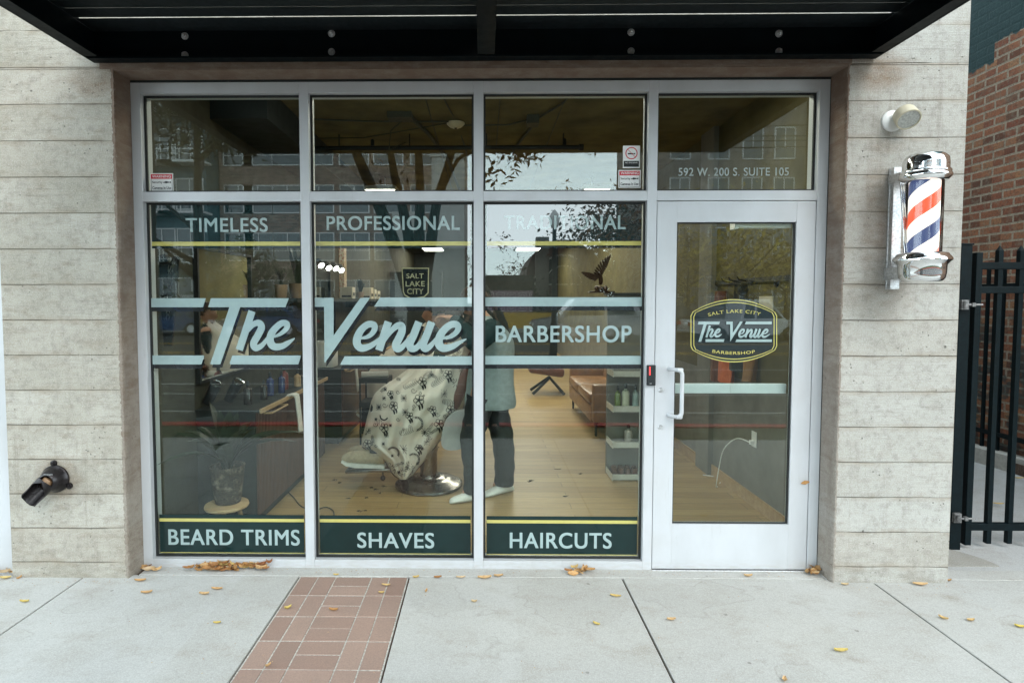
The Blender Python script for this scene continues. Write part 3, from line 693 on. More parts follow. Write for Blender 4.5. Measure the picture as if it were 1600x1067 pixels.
def nosmoke(px0, px1, py0, py1, pane):
    (ax, az), (bx, bz) = gz(px0, py1), gz(px1, py0); w_ = bx - ax; h_ = bz - az; y = LY - .001; T = lambda u, v: (ax + u * w_, az + v * h_)
    cx, cz, r = ax + w_ * .5, az + h_ * .66, w_ * .36
    ring = [[(cx + rr * math.cos(t + s_), cz + rr * math.sin(t + s_)) for rr, s_ in ((r, 0), (r, .2618), (r * .84, .2618), (r * .84, 0))] for t in [k * .2618 for k in range(24)]]
    dg = r * .62; ring.append([(cx - dg, cz + dg + .002), (cx - dg - .002, cz + dg), (cx + dg, cz - dg - .002), (cx + dg + .002, cz - dg)])
    o = [flat('p', [rect(ax, bx, az, bz)], M['whitep'], pane, y), flat('p', [rect(ax + .05 * w_, bx - .05 * w_, az + .05 * h_, az + .32 * h_)], M['walldark'], pane, y - .0005),
         flat('p', [rect(cx - r * .6, cx + r * .3, cz - r * .18, cz + r * .02), rect(cx + r * .36, cx + r * .6, cz - r * .18, cz + r * .02)], M['shadowv'], pane, y - .0006),
         flat('p', ring, M['red'], pane, y - .0008)]
    o.append(textmesh('NO SMOKING', 'p', (T(.14, .2)[0], T(.1, .21)[1]), (T(.86, .2)[0], 0), .06 * h_, M['whitep'], pane, y - .0009, bold=.008))
    return join(o, 'sticker')
tag(nosmoke(973, 1000, 228, 263, panes[2, 1]), 'small white no smoking sticker')

# ================================================================== DOOR
dr = thing('glass_door', 'pale metal shop door with tall glass and oval badge, white pull handle', 'door', (1.44, 0, 0))
dx0, dx1, dz0, dz1 = .9895, 1.8905, .022, 2.164; ox0, ox1, oz0, oz1 = 1.104, 1.782, .290, 2.046
B('stile', M['frame'], dr, (dx0, ox0, .002, .047, dz0, dz1), bev=.002); B('stile', M['frame'], dr, (ox1, dx1, .002, .047, dz0, dz1), bev=.002)
B('top_rail', M['frame'], dr, (ox0, ox1, .0025, .0465, oz1, dz1)); B('bottom_rail', M['frame'], dr, (ox0, ox1, .0025, .0465, dz0, oz0))
dgl = B('glass_pane', M['doorglass'], dr, (ox0 + .002, ox1 - .002, .022, .028, oz0 + .002, oz1 - .002))
B('gasket', M['gasket'], dgl, (ox0 + .0005, ox0 + .007, .012, .0215, oz0, oz1), (ox1 - .010, ox1 - .0005, .012, .0215, oz0, oz1), (ox0 + .007, ox1 - .010, .012, .0215, oz1 - .007, oz1 - .0005), (ox0 + .007, ox1 - .010, .012, .0215, oz0 + .0005, oz0 + .007))
B('door_stop', M['blackmatt'], dr, (dx0 - .003, dx1 + .003, .060, .075, dz1 - .01, dz1 + .004))
hb = at(1067, 577, -.075); ht_ = at(1067, 646, -.075); m0 = at(1043, 576, .0); m1 = at(1043, 648, .0)
zt, zb_ = m0.z, m1.z; hx = hb.x
def arcp(c, r, a0, a1, n, f): return [f(c[0] + r * math.cos(a0 + (a1 - a0) * i / n), c[1] + r * math.sin(a0 + (a1 - a0) * i / n)) for i in range(n + 1)]
bx = m0.x + .010; pth = [(bx, .004, zt), (bx + .004, -.03, zt)] + [(bx + .02, -.055, zt), (bx + .05, -.066, zt)] + arcp((hx - .028, zt - .028), .028, R_(90), 0, 6, lambda u, v: (u, -.066, v)) + arcp((hx - .028, zb_ + .028), .028, 0, R_(-90), 6, lambda u, v: (u, -.066, v)) + [(bx + .05, -.066, zb_), (bx + .02, -.055, zb_), (bx + .004, -.03, zb_), (bx, .004, zb_)]
m = MB(); m.tube(pth, .0115, 12); m.build('pull_handle', M['frame'], dr, smooth=True)
for kx, ky in ((1033, 609.5), (1032, 667.5)):
    p = at(kx, ky, 0); m = MB(); m.lathe([(.014, 0), (.014, .003), (.011, .006), (.010, .0045)], (p.x, .002, p.z), 20, rot=Matrix.Rotation(R_(90), 3, 'X')); m.box(p.x - .0012, p.x + .0012, -.0046, -.004, p.z - .005, p.z + .005); m.build('lock_cylinder', M['galv'], dr, smooth=True)
pb0, pb1 = at(1100, 614, .075).z, at(1100, 599, .075).z
B('push_bar', M['frame'], dr, (ox0 + .002, ox1 - .002, .06, .09, pb0, pb1), bev=.003)
cz0, cz1 = at(1190, 357, .09).z, at(1190, 346, .09).z
m = MB(); m.box(at(1147, 350, .09).x, at(1233, 350, .09).x, .06, .115, cz0, cz1 + .02, bev=.008); m.box(at(1144, 350, .09).x, at(1150, 350, .09).x, .055, .12, cz0 - .006, cz1 + .02); m.build('door_closer', M['whitep'], dr)
# badge on the door glass
def gd(px, py): p = at(px, py, .021); return p.x, p.z
def z8(u, v): return gd(1040 + u / 7.26, 420 + v / 7.26)
def badge(ins):
    pts = []; 
    cu = 773; hw = 492 - ins; v0, v1 = 520 + ins * .2, 892 - ins * .2; top = 345 + ins; bot = 1060 - ins
    for i in range(25): t = -1 + i / 12; pts.append((cu + hw * .955 * t, top + (v0 - 30 - top) * t * t))
    pts += [(cu + hw, v0 + 15), (cu + hw, v1 - 15)]
    for i in range(25): t = 1 - i / 12; pts.append((cu + hw * .955 * t, bot - (bot - v1 - 30) * t * t))
    pts += [(cu - hw, v1 - 15), (cu - hw, v0 + 15)]
    return pts
def ringp(a_, b_): n = len(a_); return [[a_[k], a_[(k + 1) % n], b_[(k + 1) % n], b_[k]] for k in range(n)]
dkv = plain('smoked_badge_film', (.006, .014, .016), .5, coat=1.0, spec=.2)
fb = MB(); fb.poly([(x, .0214, z) for x, z in [z8(*p) for p in badge(4)]]); bgd = fb.build('badge', dkv, dgl, recalc=False)
goldr = [[z8(*p) for p in q] for q in ringp(badge(0), badge(11))] + [[z8(*p) for p in q] for q in ringp(badge(32), badge(42))]
pieces = [flat('p', goldr, M['gold'], dgl, .0212)]
sx, sy = 113.6 / 413, 31.7 / 104
def mini(x, y): return gd(1040 + 365 / 7.26 + (x - 326) * sx, 420 + 598 / 7.26 + (y - 465.5) * sy)
mb_ = [q for _, _, q in lp] + [[(max(x, 364), y) if pl_i == 0 else (min(x, 739), y) for x, y in q] for pl_i, q in BARS[2:5]]
pieces.append(flat('p', [[mini(*p) for p in q] for q in mb_], M['letter'], dgl, .0200))
ccx, ccz = z8(773, 480 + 1130); r1 = ccz; r1 = z8(773, 498)[1] - ccz
def ang(u, v, cz_): x, z = z8(u, v); return math.atan2(z - cz_, x - ccx)
pieces.append(textmesh('SALT LAKE CITY', 'p', (0, 0), (1, 0), .0185, M['gold'], dgl, .0195, bold=.010, arc=(ccx, ccz, r1, ang(488, 545, ccz), ang(1068, 540, ccz)), space=1.1))
ccz2 = z8(773, 940 - 1400)[1]; r2 = ccz2 - z8(773, 972)[1]
def ang2(u, v): x, z = z8(u, v); return math.atan2(z - ccz2, x - ccx)
pieces.append(textmesh('BARBERSHOP', 'p', (0, 0), (1, 0), .0175, M['gold'], dgl, .0195, bold=.010, arc=(ccx, ccz2, r2, ang2(530, 935), ang2(1010, 930)), space=1.1))
for p in pieces: pass
bo = join(pieces, 'badge_lettering')
# card reader
p0, p1 = at(1011.5, 602.5, -.02), at(1024.8, 570.5, -.02)
cr_ = thing('card_reader', 'small black card reader with a red light on the door post', 'card reader', (p0.x, 0, p0.z))
B('housing', M['blackmatt'], cr_, (p0.x, p1.x, -.022, .0, p0.z, p1.z), bev=.003)
q0, q1 = at(1014.6, 586, -.0225), at(1015.9, 573, -.0225)
B('status_light', emis('red_led', (1, .05, .05), 1.6), cr_, (q0.x, q1.x + .001, -.0235, -.0215, q0.z, q1.z))
q0 = at(1015, 599.5, -.0225); B('logo', M['galv'], cr_, (q0.x, q0.x + .012, -.0232, -.0218, q0.z, q0.z + .003))

# ================================================================== CANOPY
CX0, CX1, CF, CB, CT = -2.132, 2.100, -1.70, 2.893, 3.055
cn = thing('steel_canopy', 'black steel canopy bolted above the shop window', 'canopy', (0, WY, CB))
def chan_x(x0, x1, yw, sgn, name):       # channel running along X; web at yw, flanges reach by sgn*.08
    m = MB(); m.box(x0, x1, *sorted((yw, yw + sgn * .010)), CB, CT + .02); m.box(x0, x1, *sorted((yw + sgn * .0105, yw + sgn * .060)), CB, CB + .009); m.box(x0, x1, *sorted((yw + sgn * .0105, yw + sgn * .04)), CT + .012, CT + .02)
    return m.build(name, M['black'], cn)
chan_x(CX0 + .011, CX1 - .011, WY - .006, -1, 'wall_channel'); chan_x(CX0 + .011, CX1 - .011, CF, 1, 'front_channel')
for xs, sg in ((CX0, 1), (CX1, -1)):
    m = MB(); m.box(*sorted((xs, xs + sg * .010)), CF, WY - .006, CB, CT + .02); m.box(*sorted((xs + sg * .0105, xs + sg * .075)), CF + .083, WY - .090, CB + .001, CB + .010); m.build('side_channel', M['black'], cn)
m = MB(); m.box(-.035, .055, CF + .084, WY - .090, CB + .0005, CB + .0095); m.box(.006, .014, CF + .012, WY - .018, CB + .0100, CT - .012); m.build('centre_beam', M['black'], cn)
m = MB(); yk = -.313; k = 0
while yk > CF + .1:
    for xa, xb in ((CX0 + .012, -.001), (.021, CX1 - .012)):
        m.box(xa, xb, yk - .0915, yk, CT, CT + .0015); m.box(xa, xb, yk - .0018, yk - .0002, CT + .0016, CT + .034)  # upright lips added to block sky light through the gaps in reflections
    yk -= .095; k += 1
m.box(CX0 + .012, CX1 - .012, -.3005, WY - .018, CT, CT + .0015)
m.build('deck', M['blackmatt'], cn)
for kx, ky in ((289, 57), (289, 86.5), (518, 53), (518, 81.5), (986, 51), (986, 80.5), (1217, 53), (1217, 81)):
    p = at(kx, ky, WY - .018); m = MB(); rx = Matrix.Rotation(R_(90), 3, 'X')
    m.lathe([(.019, 0), (.019, .004)], (p.x, WY - .016, p.z), 20, rot=rx); m.lathe([(.0125, .0), (.0125, .009), (.0115, .010)], (p.x, WY - .0205, p.z), 6, rot=rx @ Matrix.Rotation(kx, 3, 'Z')); m.lathe([(.007, .0), (.007, .010), (.005, .012)], (p.x, WY - .031, p.z), 12, rot=rx)
    m.build('bolt', M['boltsteel'], cn)

# ================================================================== BARBER POLE
px_, py_ = 2.240, -.34
top = at(1440, 240, py_).z; bot = at(1440, 442, py_).z; gt = at(1440, 283, py_).z; gb = at(1440, 397, py_).z
bp = thing('barber_pole', 'chrome barber pole with lit red, white and blue stripes on the concrete wall', 'barber pole', (px_, WY, bot))
def lth(prof, name, mat, par=bp, n=48, k=.92):
    m = MB(); m.lathe([(r_ * k, z_) for r_, z_ in prof], (px_, py_, 0), n); return m.build(name, mat, par, smooth=True, sharp=50)
capo = lth([(.002, top), (.060, top - .001), (.090, top - .012), (.104, top - .030), (.107, top - .055), (.107, top - .085), (.114, top - .090), (.117, top - .096), (.114, top - .102), (.118, top - .108), (.121, top - .116), (.119, top - .124), (.106, gt + .001), (.10, gt - .004), (.01, gt - .004)], 'top_cap', M['chrome'])
lth([(.01, gb + .006), (.102, gb + .006), (.118, gb), (.122, gb - .008), (.128, gb - .014), (.135, gb - .024), (.135, gb - .034), (.124, gb - .042), (.118, gb - .050), (.112, gb - .056), (.110, gb - .100), (.106, gb - .122), (.095, gb - .137), (.07, gb - .146), (.002, gb - .148)], 'bottom_cap', M['chrome'])
a = N('barber_stripes'); g = a.gen(); s = a.n('SeparateXYZ', {0: g})
an = a.math('DIVIDE', a.math('ARCTAN2', a.math('SUBTRACT', s.outputs[1], py_), a.math('SUBTRACT', s.outputs[0], px_)), 2 * math.pi)
ph = a.math('FRACT', a.math('ADD', a.math('MULTIPLY', an, -1.0), a.math('ADD', a.math('DIVIDE', s.outputs[2], .300), .87)))
isr = a.math('LESS_THAN', ph, .24); isb = a.math('MULTIPLY', a.math('GREATER_THAN', ph, .5), a.math('LESS_THAN', ph, .74))
col = a.mix(isr, (.86, .80, .70, 1), (.70, .085, .03, 1)); col = a.mix(isb, col, (.035, .05, .13, 1))
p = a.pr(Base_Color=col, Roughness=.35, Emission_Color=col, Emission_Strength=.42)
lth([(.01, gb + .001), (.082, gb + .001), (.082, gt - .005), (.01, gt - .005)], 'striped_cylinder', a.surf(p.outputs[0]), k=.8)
a = N('clear_tube'); fr = a.n('Fresnel', {'IOR': 1.5}).outputs[0]
ms = a.n('MixShader', {0: fr, 1: a.n('BsdfTransparent', {0: (.97, .98, .98, 1)}).outputs[0], 2: a.n('BsdfGlossy', {'Roughness': .02}).outputs[0]})
lth([(.094, gb), (.094, gt)], 'glass_tube', a.surf(ms.outputs[0]), k=.85)
m = MB(); m.box(px_ - .045, px_ + .005, WY - .012, WY, bot - .03, top - .03, bev=.003); m.box(px_ - .05, px_ + .05, py_ + .09, WY - .001, gt + .02, gt + .07, bev=.004); m.box(px_ - .055, px_ + .05, py_ + .07, WY - .001, gb - .125, gb - .06, bev=.004); m.box(px_ - .044, px_ + .004, WY - .04, WY - .013, bot - .028, top - .032)
m.build('wall_bracket', M['galv'], bp)
for dx in (-.070, -.058):
    m = MB(); m.tube([(px_ + dx, py_ + .02, gb - .02), (px_ + dx, py_ + .075, gt + .02)], .005, 10); m.build('tie_rod', M['chrome'], bp, smooth=True)
# bullet flood lamp
p = at(1393, 190, WY); fl = thing('wall_lamp', 'small round ivory floodlight high on the concrete wall above the barber pole', 'wall lamp', tuple(p))
m = MB(); m.lathe([(.056, 0), (.056, .010), (.045, .020), (.01, .022)], (p.x, WY, p.z), 32, rot=Matrix.Rotation(R_(90), 3, 'X')); m.build('mounting_plate', M['whitep'], fl, smooth=True)
ax = Vector((-.10, -.62, -.62)).normalized(); q = ax.to_track_quat('Z', 'Y').to_matrix(); c = Vector((p.x + .030, WY - .066, p.z + .006))
m = MB(); m.tube([(p.x + .005, WY - .015, p.z), (p.x + .03, WY - .05, p.z + .01)], .018, 12)
m.lathe([(.016, -.046), (.042, -.040), (.054, -.026), (.057, .026), (.057, .038), (.051, .039), (.050, .033), (.01, .033)], c, 32, rot=q); m.build('lamp_head', M['ivory'], fl, smooth=True)
m = MB(); m.lathe([(.001, .0335), (.049, .0335), (.049, .0355), (.001, .0365)], c, 32, rot=q); m.build('lens', plain('frosted_lens', (.45, .46, .43), .25, var=.25, scale=120, bump=.3), fl, smooth=True)
# cast iron drain spout
p = at(88, 747, WY); ds = thing('drain_spout', 'black cast iron downspout nozzle low on the stained concrete pier', 'drain spout', tuple(p))
iron = plain('cast_iron', (.020, .017, .018), .32, metal=.55, var=.5, scale=26, bump=.15)
rx = Matrix.Rotation(R_(90), 3, 'X'); m = MB()
m.lathe([(.070, 0), (.078, .004), (.078, .014), (.070, .022), (.064, .040), (.055, .060), (.047, .075), (.040, .080), (.036, .066), (.034, .03), (.001, .03)], (p.x, WY, p.z), 40, rot=rx)
for an_ in (95, 215, -28):
    cx_, cz_ = p.x + .088 * math.cos(R_(an_)), p.z + .088 * math.sin(R_(an_)); m.lathe([(.017, 0), (.017, .010), (.011, .012), (.010, .019), (.001, .020)], (cx_, WY, cz_), 16, rot=rx)
    m.box(-.014, .014, -.010, 0, .0, .03, M_=Matrix.Translation((p.x + .07 * math.cos(R_(an_)), WY, p.z + .07 * math.sin(R_(an_)))) @ Matrix.Rotation(R_(90 - an_), 4, 'Y'))
m.build('flange', iron, ds, smooth=True)
# spout: half-open tongue angled down to the left
d = Vector((-.50, -.52, -.70)).normalized(); upv = Vector((.35, -1, .45)); upv = (upv - d * upv.dot(d)).normalized(); side = upv.cross(d)
m = MB(); base = Vector((p.x - .002, WY - .055, p.z + .004)); prev = None; nn = 24
for i in range(14):
    t = i / 13; L_ = .012 + .135 * t; r = .050 - .004 * t; open_ = 0 if t < .10 else min(1.5, (t - .10) * 5)
    half = math.pi - open_; half = half if t < .80 else half * math.sqrt(max(0.02, 1 - ((t - .80) / .2) ** 2)); ring = []
    for k in range(nn + 1):
        aa = -math.pi / 2 - half + 2 * half * k / nn
        ring.append((m.bm.verts.new(base + d * L_ + side * (r * math.cos(aa)) + upv * (r * math.sin(aa))), m.bm.verts.new(base + d * L_ + side * ((r - .005) * math.cos(aa)) + upv * ((r - .005) * math.sin(aa)))))
    if prev:
        for k in range(nn):
            m.face((prev[k][0], prev[k + 1][0], ring[k + 1][0], ring[k][0])); m.face((prev[k][1], ring[k][1], ring[k + 1][1], prev[k + 1][1]))
        m.face((prev[0][0], ring[0][0], ring[0][1], prev[0][1])); m.face((prev[nn][0], prev[nn][1], ring[nn][1], ring[nn][0]))
    else:
        pass
    prev = ring
for k in range(nn): m.face((prev[k][0], prev[k + 1][0], prev[k + 1][1], prev[k][1]))
m.build('spout', iron, ds, smooth=True)
m = MB(); m.lathe([(.034, .0), (.036, .003), (.030, .004), (.028, -.02), (.001, -.03)], base + d * .016, 24, rot=d.to_track_quat('Z', 'Y').to_matrix()); m.build('pipe_end', plain('rusty_bronze', (.24, .14, .07), .5, var=.3, scale=30), ds, smooth=True)
m = MB(); m.box(p.x - .005, p.x + .045, WY - .0012, WY, p.z + .0, p.z + .0)
m.bm.free()
textmesh('Josam', 'raised_lettering', (p.x - .012, p.z + .040), (p.x + .040, p.z + .040), .010, M['galv'], ds, WY - .078, bold=.01)

# ================================================================== ALLEY: BRICK WALL, GATE, FENCE
bw = thing('brick_wall', 'old red brick wall with dark teal paint near its top, beyond the gate', 'brick wall', (5.2, 4, 0))
B('brickwork', M['alleybrick'], bw, (5.16, 5.5, -1.5, 12, -.2, 8))
B('wall_end', M['walldark'], bw, (2.62, 5.15, 12, 12.2, 0, 4))
gt_ = thing('iron_gate', 'black steel picket gate hung beside the corner of the concrete building', 'gate', (3.0, .37, 0))
gy = .37
def Gx(px, py): return at(px, py, gy)
pt = Gx(1520, 384).z; pbx0, pbx1 = Gx(1490, 700).x, Gx(1514, 700).x
m = MB(); m.box(2.995, 3.065, gy - .035, gy + .035, -.05, pt, bev=.004); m.box(2.990, 3.070, gy - .040, gy + .040, pt + .0005, pt + .012, bev=.003); m.build('gate_post', M['gate'], gt_)
B('wall_post', M['gate'], gt_, (2.83, 2.90, gy - .03, gy + .04, .05, Gx(1507, 376).z))
zr1, zr2, zr3 = Gx(1560, 415.5).z, Gx(1560, 453).z, Gx(1560, 822).z
for z_ in (zr1, zr2, zr3): B('rail', M['gate'], gt_, (3.13, 5.05, gy - .02, gy + .02, z_ - .022, z_ + .022), bev=.003)
B('hinge_stile', M['gate'], gt_, (3.105, 3.145, gy - .0195, gy + .0195, .02, Gx(1535, 395).z), bev=.003)
xk = 3.262
while xk < 5.0:
    m = MB(); zt_ = Gx(1560, 392).z; m.box(xk - .0145, xk + .0145, gy - .0145, gy + .0145, .03, zt_)
    b0 = [m.bm.verts.new((xk + a_ * .0145, gy + b_ * .0145, zt_ + .0004)) for a_, b_ in ((-1, -1), (1, -1), (1, 1), (-1, 1))]; tp = m.bm.verts.new((xk, gy, zt_ + .035))
    for k in range(4): m.face((b0[k], b0[(k + 1) % 4], tp))
    m.build('picket', M['gate'], gt_); xk += .1335
for (hx_, hy_) in ((1507, 476), (1496, 803)):
    m = MB(); q = Gx(hx_, hy_); m.tube([(q.x - .07, gy - .075, q.z), (q.x + .05, gy - .075, q.z)], .006, 8); m.lathe([(.014, -.022), (.014, .022)], (q.x - .055, gy - .075, q.z), 14); m.box(q.x - .075, q.x - .03, gy - .07, gy - .05, q.z - .03, q.z + .03)
    m.box(q.x - .02, q.x + .0, gy - .085, gy - .066, q.z - .012, q.z + .012); m.build('hinge', M['hingesteel'], gt_)
# second fence running back along the kerb
fn = thing('iron_fence', 'black picket fence standing along the kerb in front of the brick wall', 'fence', (4.98, 2, 0))
B('rail', M['gate'], fn, (4.965, 5.0, 1.0, 8, .28, .32)); B('rail', M['gate'], fn, (4.965, 5.0, 1.0, 8, 1.72, 1.76))
yk = 1.05
while yk < 6.5:
    m = MB(); m.box(4.970, 4.995, yk - .012, yk + .012, .12, 1.92)
    b0 = [m.bm.verts.new((4.9825 + a_ * .0125, yk + b_ * .0125, 1.9205)) for a_, b_ in ((-1, -1), (1, -1), (1, 1), (-1, 1))]; tp = m.bm.verts.new((4.9825, yk, 1.96))
    for k in range(4): m.face((b0[k], b0[(k + 1) % 4], tp))
    m.build('picket', M['gate'], fn); yk += .17

# ================================================================== FALLEN LEAVES
def leafmesh(m, c, L, wd, rot, curl, shade, tilt=0):
    m.shade = shade; n = 7; rows = []
    R3 = Matrix.Rotation(rot, 3, 'Z') @ Matrix.Rotation(tilt, 3, 'X')
    for i in range(n):
        t = i / (n - 1); hw = wd * .5 * (1 + .12 * math.sin(i * 2.3 + rot * 7)) * math.sin(math.pi * min(1, t * .93 + .035)) ** .8; zz = curl * (2 * t - 1) ** 2 * .4
        rows.append([m.bm.verts.new(Vector(c) + R3 @ Vector(((t - .5) * L, s_ * hw, zz + curl * .5 * abs(s_)))) for s_ in (-1, 0, 1)])
    for a_, b_ in zip(rows, rows[1:]):
        m.face((a_[0], a_[1], b_[1], b_[0])); m.face((a_[1], a_[2], b_[2], b_[1]))
rl_ = random.Random(11)
LV = [(8, 903, .075, .1, .85, 'slim yellow leaf on the sidewalk by the far left window frame'), (30, 903, .035, 1.2, .3, 'curled tan leaf on the sidewalk before the left concrete pier'), (38, 940, .055, .05, .8, 'yellow leaf left of the long diagonal joint'),
 (219, 907, .07, .15, .35, 'tan leaf lying nearest the left door jamb corner of the concrete pier'), (229, 926, .065, .2, .42, 'larger tan leaf in front of the concrete pier corner'), (339, 920, .07, .05, .4, 'tan leaf just below the leaf pile, the right one of two'), (319, 928, .06, .12, .5, 'pale leaf just below the leaf pile, the left one of two'), (339, 973, .04, .1, .7, 'small pale leaf alone on the left slab'),
 (450, 950, .04, .5, .8, 'small yellow leaf on the upper left of the brick strip'), (521, 953, .052, -.1, .22, 'rust orange leaf in the middle of the brick strip'), (525, 898, .035, .1, .65, 'little yellow leaf under the window sill above the brick strip'), (603, 914, .055, -.1, .55, 'pale leaf with a stalk at the top right of the brick strip'), (596, 926, .035, .1, .6, 'small orange leaf near the top right of the brick strip'),
 (419, 1040, .03, .9, .45, 'tiny orange leaf low on the left of the brick strip'), (666, 924, .03, 1.3, .35, 'small round tan leaf right of the brick strip'), (741, 940, .035, 0, .95, 'faded pale leaf in the middle of the central slab'), (650, 902, .042, .3, .6, 'orange leaf on the ledge just right of the brick strip'), (684, 902, .05, .2, .12, 'dark brown curled leaf on the ledge under the window'),
 (757, 903, .09, 0, .5, 'long tan leaf on the ledge below the central mullion'), (779, 900, .06, .05, .45, 'orange leaf on the ledge right of the central mullion'), (720, 902, .06, .1, .98, 'greyish dry leaf on the ledge left of the central mullion'), (962, 931, .065, -.2, .62, 'bright yellow leaf left of the central sidewalk joint'), (932, 975, .04, -.6, .8, 'crumpled yellowish leaf near the middle of the central slab'), (1049, 968, .05, 0, .5, 'tan leaf right of the central sidewalk joint'),
 (1169, 900, .055, -.1, .5, 'orange tan leaf on the ledge below the door'), (1320, 913, .045, 0, .95, 'pale greenish leaf left of the right sidewalk joint'), (1438, 913, .09, -.15, .5, 'long tan leaf below the right concrete pier'), (1483, 907, .035, 0, .4, 'small tan leaf below the corner of the right pier'), (1474, 966, .045, -.8, .55, 'narrow tan leaf standing on edge on the right slab'), (1517, 969, .045, 0, .55, 'round golden leaf on the right slab'),
 (1594, 979, .05, -.3, .75, 'curled yellow leaf at the far right edge of the sidewalk'), (1314, 1017, .07, -.1, .8, 'yellow leaf lying lowest on the slab left of the right joint'), (1226, 1062, .04, 1.2, .5, 'tan leaf cut by the bottom edge of the view'), (1560, 787, .09, -.1, .6, 'long yellow leaf on the alley floor behind the gate'), (1592, 747, .10, -.05, .6, 'tan leaf by the kerb behind the gate')]
for (a_, b_, L, rot, sh, lab) in LV:
    p = atz(a_, b_, .02); m = MB(); leafmesh(m, (p.x, p.y, .019), L * .88, L * (.36 if L > .05 else .48), rot + rl_.uniform(-.1, .1), .012 + rl_.random() * .008, sh)
    tag(m.build('fallen_leaf', M['leafdry'], None, smooth=False, recalc=False), lab, 'leaf', 'dry leaves fallen on the sidewalk')
def pile(x0, x1, n, yc, lab, hmax=.03):
    m = MB(); 
    for i in range(n):
        t = rl_.random(); L = rl_.uniform(.035, .075)
        leafmesh(m, (x0 + (x1 - x0) * t, yc + rl_.uniform(-.03, .025), GZ + rl_.uniform(.004, hmax)), L, L * .45, rl_.uniform(-1.2, 1.2), rl_.uniform(.008, .03), rl_.choice((0, .1, .2, .25, .3, .35, .4, .45, .5, .6, .98)), rl_.uniform(-.8, .8))
    tag(m.build('leaf_pile', M['leafdry'], None, recalc=False), lab, 'leaf pile', 'drifts of dry leaves along the window sill', 'stuff')
P_ = lambda a_, b_: atz(a_, b_, 0).x
pile(P_(285, 895), P_(420, 895), 46, -.035, 'long drift of dry brown leaves under the beard trims window', .035)
pile(P_(225, 893), P_(256, 893), 5, -.04, 'few dry leaves in the left corner under the window frame', .012)
pile(P_(876, 900), P_(922, 900), 12, -.045, 'small heap of curled rust leaves under the haircuts window', .025)
pile(P_(1262, 900), P_(1306, 900), 11, -.05, 'small heap of rust and tan leaves at the foot of the door jamb', .035)
q_ = at(1257, 753, -.001); m = MB(); leafmesh(m, (0, 0, 0), .05, .022, .2, .004, .25); bmesh.ops.transform(m.bm, matrix=Matrix.Translation((q_.x, -.006, q_.z)) @ Matrix.Rotation(R_(88), 4, 'X'), verts=m.bm.verts[:])
tag(m.build('stuck_leaf', M['leafdry'], None, recalc=False), 'orange leaf stuck upright on the right door jamb', 'leaf')
m = MB()
for i in range(260):
    L = rl_.uniform(.003, .009); X0_ = rl_.uniform(-3, 2.6); leafmesh(m, (X0_, (-.02 if -2 < X0_ < 1.95 else -.16) - abs(rl_.gauss(0, .035)), GZ + .002), L, L * .5, rl_.uniform(0, 6), .001, rl_.random() * .6)
for i in range(90): L = rl_.uniform(.003, .008); leafmesh(m, (rl_.uniform(-2.2, 3), rl_.uniform(-1.1, -.1), GZ + .002), L, L * .5, rl_.uniform(0, 6), .001, rl_.random() * .6)
tag(m.build('leaf_crumbs', M['leafdry'], None, recalc=False), 'tiny crumbs of crushed leaves scattered over the sidewalk and along the sill', 'leaf litter', kind='stuff')
pile(-2.85, -2.72, 6, -.10, 'few brown leaves at the foot of the far left window frame', .02)
# ================================================================== INTERIOR SHELL
RX0, RX1, RY0, RY1, RH = -2.0, 2.10, .115, 13.0, 3.15
tag(B('shop_floor', M['floor'], None, (RX0 - .2, RX1 + .2, .112, RY1, -.12, 0)), kind='structure')
tag(B('shop_ceiling', M['ceil'], None, (RX0 - .4, RX1 + .3, .003, RY1 + .2, RH, RH + .2)), kind='structure')
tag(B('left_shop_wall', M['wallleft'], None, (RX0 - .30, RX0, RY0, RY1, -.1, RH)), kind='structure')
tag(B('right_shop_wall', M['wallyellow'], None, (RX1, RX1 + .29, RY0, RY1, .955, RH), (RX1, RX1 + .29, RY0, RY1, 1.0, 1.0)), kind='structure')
tag(B('right_wall_dado', M['wallgrey'], None, (RX1 - .004, RX1 + .28, RY0, RY1, -.1, .953)), kind='structure')
tag(B('back_shop_wall', M['walldark'], None, (RX0, RX1, RY1, RY1 + .2, -.1, RH)), kind='structure')
tag(B('front_shop_wall', M['walldark'], None, (RX0 - .3, RX1 + .28, .004, .112, 2.845, RH), (-2.6, -2.029, .002, .112, -.1, 2.85), (1.953, 2.39, .002, .112, -.1, 2.85)), kind='structure')
tag(B('wall_pilaster', M['wallgrey'], None, (RX1 - .05, RX1 - .005, 1.89, 2.19, 0, RH)), kind='structure')
tag(B('baseboard', M['oak'], None, (RX1 - .018, RX1 - .0045, RY0 + .01, 1.888, 0, .10), (RX1 - .018, RX1 - .0045, 2.192, RY1, 0, .10)), kind='structure')
tag(B('ceiling_beam', M['walldark'], None, (RX0, RX0 + .42, .9, 12.9, 2.92, RH - .001)), kind='structure')
tag(B('rear_cabinet_wall', M['walldark'], None, (RX0 + .001, -.9, 8.8, 9.2, 0, 2.2)), kind='structure')
